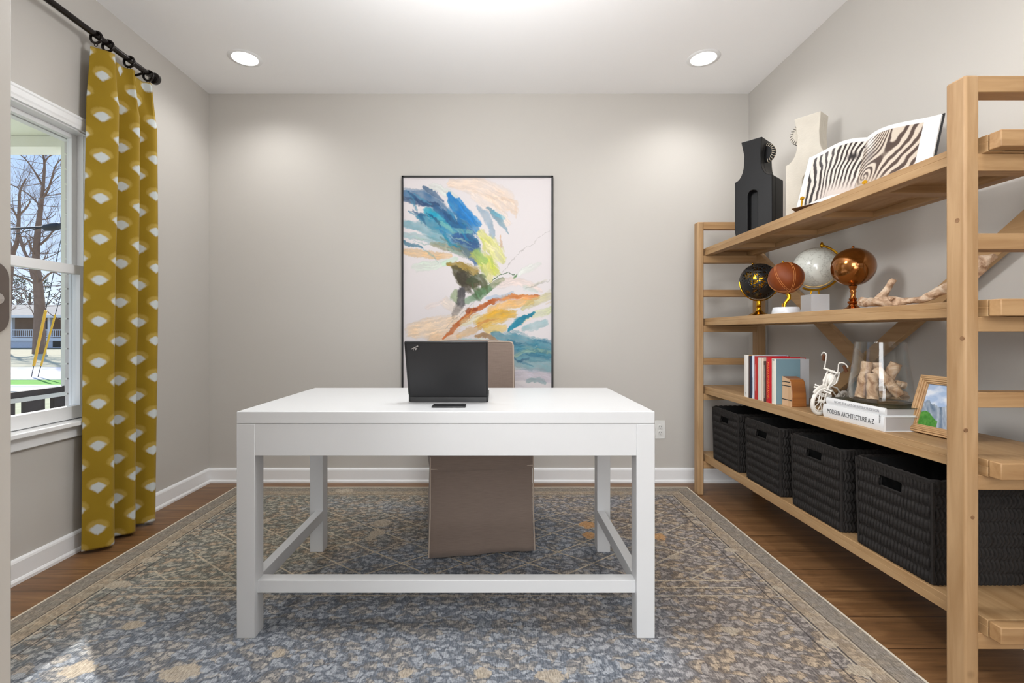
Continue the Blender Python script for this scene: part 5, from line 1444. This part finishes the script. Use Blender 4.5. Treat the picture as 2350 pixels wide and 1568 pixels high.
# painted brick facade outside the window
fb0 = MB().box(XL-0.122, XL-0.10, WY1+0.014, YB+0.1, GZ, 2.46).box(XL-0.122, XL-0.10, -1, WY0-0.012, GZ, 2.46).box(XL-0.122, XL-0.10, WY0-0.012, WY1+0.014, GZ, WZ0-0.04).box(XL-0.122, XL-0.10, WY0-0.012, WY1+0.014, WZ1+0.02, 2.46)
fb = MB()
rr = random.Random(2)
z_ = GZ; k = 0
while z_ < 2.40:
    # individual bricks along the window reveal, slightly uneven
    dx = rr.uniform(0.000, 0.003) if k % 2 else rr.uniform(0.002, 0.006)
    fb.box(XL-0.127-dx, XL-0.10, WY1+0.012, WY1+(0.10 if k % 2 else 0.2), z_+0.004, z_+0.071); z_ += 0.075; k += 1
wb = slab('wall_brick', fb0, plain('brick_mortar', srgb(150, 144, 140), 0.9))
build('brickwork', fb, plain('painted_brick', srgb(214, 209, 206), 0.85, var=0.1, vs=30, bmp=0.4, bs=60), wb)
# porch railing
M_drk = plain('dark_stained_rail', srgb(66, 58, 54), 0.7, var=0.2, vs=3)
rl = thing('porch_railing', 'dark porch railing with white rail strip outside the window', 'railing', (-3.0, 2.2, -0.12))
build('top_board', MB().box(-3.03, -2.99, 0.2, 3.38, 0.646, 0.684), M_drk, rl)
build('white_rail', MB().box(-3.035, -2.985, 0.2, 3.38, 0.618, 0.646), M_pc, rl)
y_ = 3.395
while y_ > 0.4:
    build('slat', MB().box(-3.025, -2.995, y_-0.150, y_-0.02, -0.12, 0.618), M_drk, rl); y_ -= 0.197
# far house
hs_ = thing('house', 'low house with grey roof and white porch railing across the street', 'house', (-50, 52, GZ))
M_hw = plain('house_brick', srgb(168, 142, 122), 0.9, var=0.15, vs=2); M_roof = plain('house_roof', srgb(146, 138, 130), 0.9, var=0.15, vs=1.5); M_hwht = plain('house_trim', srgb(226, 228, 232), 0.7)
build('wall', MB().box(-66, -38, 54, 62, 0.3, 2.9), M_hw, hs_)
rf = MB(); rf.add([(-68, 50.6, 2.65), (-36, 50.6, 2.65), (-36, 64, 2.65), (-68, 64, 2.65), (-68, 50.6, 2.85), (-36, 50.6, 2.85), (-36, 57.5, 4.35), (-68, 57.5, 4.35), (-36, 64, 2.85), (-68, 64, 2.85)],
    [(0, 1, 2, 3), (0, 1, 5, 4), (4, 5, 6, 7), (7, 6, 8, 9), (1, 2, 8, 6, 5), (0, 3, 9, 7, 4), (3, 2, 8, 9)])
build('roof', rf, M_roof, hs_)
build('fascia', MB().box(-68, -36, 50.5, 50.6, 2.6, 2.88), M_hwht, hs_)
build('porch_base', MB().box(-66, -38, 51, 54, GZ, 0.15), plain('lattice', srgb(196, 200, 210), 0.8, var=0.15, vs=8), hs_)
build('porch_edge', MB().box(-66, -38, 50.9, 54, 0.15, 0.45), M_hwht, hs_)
x_ = -64
while x_ < -39:
    build('porch_post', MB().box(x_, x_+0.28, 51.0, 51.3, 0.45, 2.65), M_hwht, hs_); x_ += 4.05
rb = MB().box(-66, -38, 51.05, 51.15, 1.25, 1.38).box(-66, -38, 51.05, 51.15, 0.55, 0.62); x_ = -66
while x_ < -38: rb.box(x_, x_+0.06, 51.07, 51.13, 0.6, 1.3); x_ += 0.22
build('porch_railing', rb, M_hwht, hs_)
for x_ in (-51.5, -46.8, -56.5): build('window', MB().box(x_, x_+1.1, 53.9, 54, 1.1, 2.3), plain('dark_glass', srgb(40, 42, 48), 0.2), hs_)
build('cellar_opening', MB().box(-47.2, -45.8, 50.95, 51.0, GZ+0.1, 0.15), M_black, hs_)
# trees
M_bark = plain('bark', srgb(134, 110, 94), 0.95, var=0.3, vs=3); M_twig = plain('twig_bark', srgb(128, 106, 92), 0.95, var=0.2, vs=3)
def branch(mb, p, d, L_, r_, depth, rn):
    n_ = 4 if depth > 2 else 3; pts = [p.copy()]; rs = [r_]
    for i in range(n_):
        d = (d+Vector((rn.uniform(-.22, .22), rn.uniform(-.22, .22), rn.uniform(-.1, .22)))).normalized()
        p = p+d*L_/n_; pts.append(p.copy()); rs.append(r_*(1-0.55*(i+1)/n_))
    mb.tube(pts, rs, 5 if depth > 2 else 3)
    if depth <= 0: return
    for k in range(3 if depth > 1 else 4):
        i = rn.randint(1, n_)
        dd_ = (d+Vector((rn.uniform(-1, 1), rn.uniform(-1, 1), rn.uniform(-.45, .8)))*0.85).normalized()
        branch(mb, pts[i], dd_, L_*rn.uniform(.5, .8), rs[i]*0.6, depth-1, rn)
def tree(name, label, paths, seed, tw=3, Yd=38.0):
    rn = random.Random(seed)
    b0 = at(paths[0][0][0], paths[0][0][1], Yd)
    t = thing(name, label, 'tree', (b0.x, b0.y, GZ), group='bare trees across the street')
    mb = MB(); tm = MB()
    for pi__, path in enumerate(paths):
        dy = 0 if pi__ == 0 else rn.uniform(-1.5, 1.5)
        pts = [at(px, py, Yd+dy*i/len(path)) for i, (px, py, w_) in enumerate(path)]; rs = [w_*0.42*Yd/FPX for _, _, w_ in path]
        if pi__ == 0: pts[0].z = GZ-0.1
        mb.tube(smoothpath(pts, 4), rinterp(rs, 4), 8)
        for i in range(1, len(pts)):
            for k in range(tw):
                f_ = rn.random(); p = pts[i-1].lerp(pts[i], f_); r_ = rs[i]*0.35
                if pts[i].z < 3.2: continue
                d = Vector((rn.uniform(-1, 1), rn.uniform(-.8, .8), rn.uniform(-.1, .9))).normalized()
                branch(tm, p, d, rn.uniform(1.6, 3.2), min(max(r_, 0.018), 0.04), 3, rn)
    build('trunk', mb, M_bark, t, smooth=True)
    build('branches', tm, M_twig, t)
    return t
tree('bare_tree', 'tall bare tree with thick trunk in front of the far house', [
    [(90, 812, 30), (90, 760, 25), (91, 700, 23), (86, 640, 20), (82, 600, 17), (88, 520, 13), (96, 458, 9), (100, 415, 7), (102, 376, 5), (97, 330, 4), (95, 250, 3)],
    [(96, 458, 6), (110, 436, 5), (120, 405, 4), (128, 380, 3), (150, 355, 2)],
    [(90, 470, 5), (68, 448, 4), (45, 434, 3), (20, 420, 2)],
    [(97, 425, 5), (80, 395, 4), (58, 365, 3), (30, 345, 2), (5, 330, 2)],
    [(101, 376, 4), (110, 362, 3), (125, 350, 2), (142, 338, 2)],
    [(92, 562, 6), (110, 545, 5), (124, 528, 4), (150, 505, 3)],
    [(84, 596, 5), (72, 570, 4), (66, 550, 3)],
    [(90, 660, 5), (60, 640, 4), (20, 628, 3)], [(92, 650, 5), (120, 625, 4), (150, 640, 2)], [(92, 690, 4), (112, 718, 2), (140, 735, 2)]], 5, tw=3)
tree('bare_tree', 'bare forked tree at the left edge of the window view', [
    [(10, 815, 22), (16, 700, 18), (27, 590, 13), (38, 560, 10), (42, 530, 8), (44, 480, 7), (46, 440, 5), (60, 410, 3)],
    [(44, 540, 8), (55, 575, 7), (64, 595, 6), (74, 640, 5)],
    [(42, 495, 5), (60, 478, 4), (70, 462, 3)], [(40, 500, 5), (28, 480, 4), (5, 470, 3)]], 9, tw=3, Yd=41.0)
# hazy distant wood behind the house: each tree its own crown and trunk
rn = random.Random(12)
M_ever = plain('evergreen', srgb(96, 100, 78), 0.95, var=0.4, vs=2)
for i in range(7):
    X_ = -88+i*6.2+rn.uniform(-1, 1); Y_ = 74+(i % 2)*9; hgt = rn.uniform(8.5, 11.5)
    labs = ['grey green tree behind the far house, leftmost of the row', 'grey green tree behind the far house, second from the left', 'grey green tree behind the far house, third from the left', 'grey green tree behind the middle of the far house roof', 'grey green tree behind the far house, third from the right', 'grey green tree behind the far house, second from the right', 'grey green tree behind the far house, rightmost of the row']
    t = thing('distant_tree', labs[i], 'tree', (X_, Y_, GZ), group='trees behind the far house')
    build('trunk', MB().tube([(X_, Y_, GZ-0.1), (X_, Y_, hgt*0.7)], [0.4, 0.15], 6), M_bark, t)
    cr = MB()
    for k in range(420):
        a = rn.uniform(0, 2*PI); q_ = rn.random()**0.5; zz_ = rn.uniform(0.2, 1); rad = 4.4*q_*(1-0.75*abs(zz_-0.45))
        c_ = Vector((X_+rad*math.cos(a), Y_+rad*math.sin(a), GZ+hgt*zz_)); d = Vector((rn.uniform(-1, 1), rn.uniform(-1, 1), rn.uniform(-.4, 1))).normalized()*rn.uniform(.5, 1.3)
        cr.tube([c_, c_+d], [0.08, 0.03], 3)
    build('crown', cr, M_ever if i % 2 else M_twig, t)
# guy-wire guards
M_yel = plain('yellow_guard', srgb(238, 178, 50), 0.5); M_wirec = plain('cable', srgb(40, 42, 48), 0.6)
for k, (p0, p1, lab) in enumerate((((72, 862), (105, 712), 'yellow plastic guy wire guard, left of the pair'), ((87, 866), (127, 722), 'slimmer yellow guy wire guard, right of the pair'))):
    a = at(p0[0], p0[1], 17.8); a.z = GZ; b2 = at(p1[0], p1[1], 17.8)
    t = thing('guy_wire_guard', lab, 'cable guard', tuple(a), group='yellow guards beside the street')
    d = (b2-a).normalized()
    build('sleeve', MB().tube([a+d*0.42, b2], 0.045 if k == 0 else 0.032, 10), M_yel, t, smooth=True)
    build('guy_wire', MB().tube([a, b2+d*6], 0.012, 5), M_wirec, t)
# overhead cable with splice case
t = thing('overhead_cable', 'black overhead cable with bulky splice case crossing the sky', 'cable', tuple(at(100, 521, 20)))
a = at(-60, 530, 20); b2 = at(100, 521, 20); c_ = at(150, 515, 20); d = at(260, 480, 20)
build('cable', MB().tube([a, b2, c_, d], 0.045, 6).tube([at(-60, 545, 20), at(40, 536, 20), at(150, 510, 20), at(260, 470, 20)], 0.02, 5).tube([at(-60, 470, 21), at(260, 440, 21)], 0.012, 5), M_wirec, t)
build('splice_case', MB().tube([at(99, 524, 20), at(104, 523, 20), at(122, 521, 20), at(136, 519, 20), at(141, 517, 20)], [0.06, 0.14, 0.17, 0.15, 0.06], 10), M_wirec, t, smooth=True)
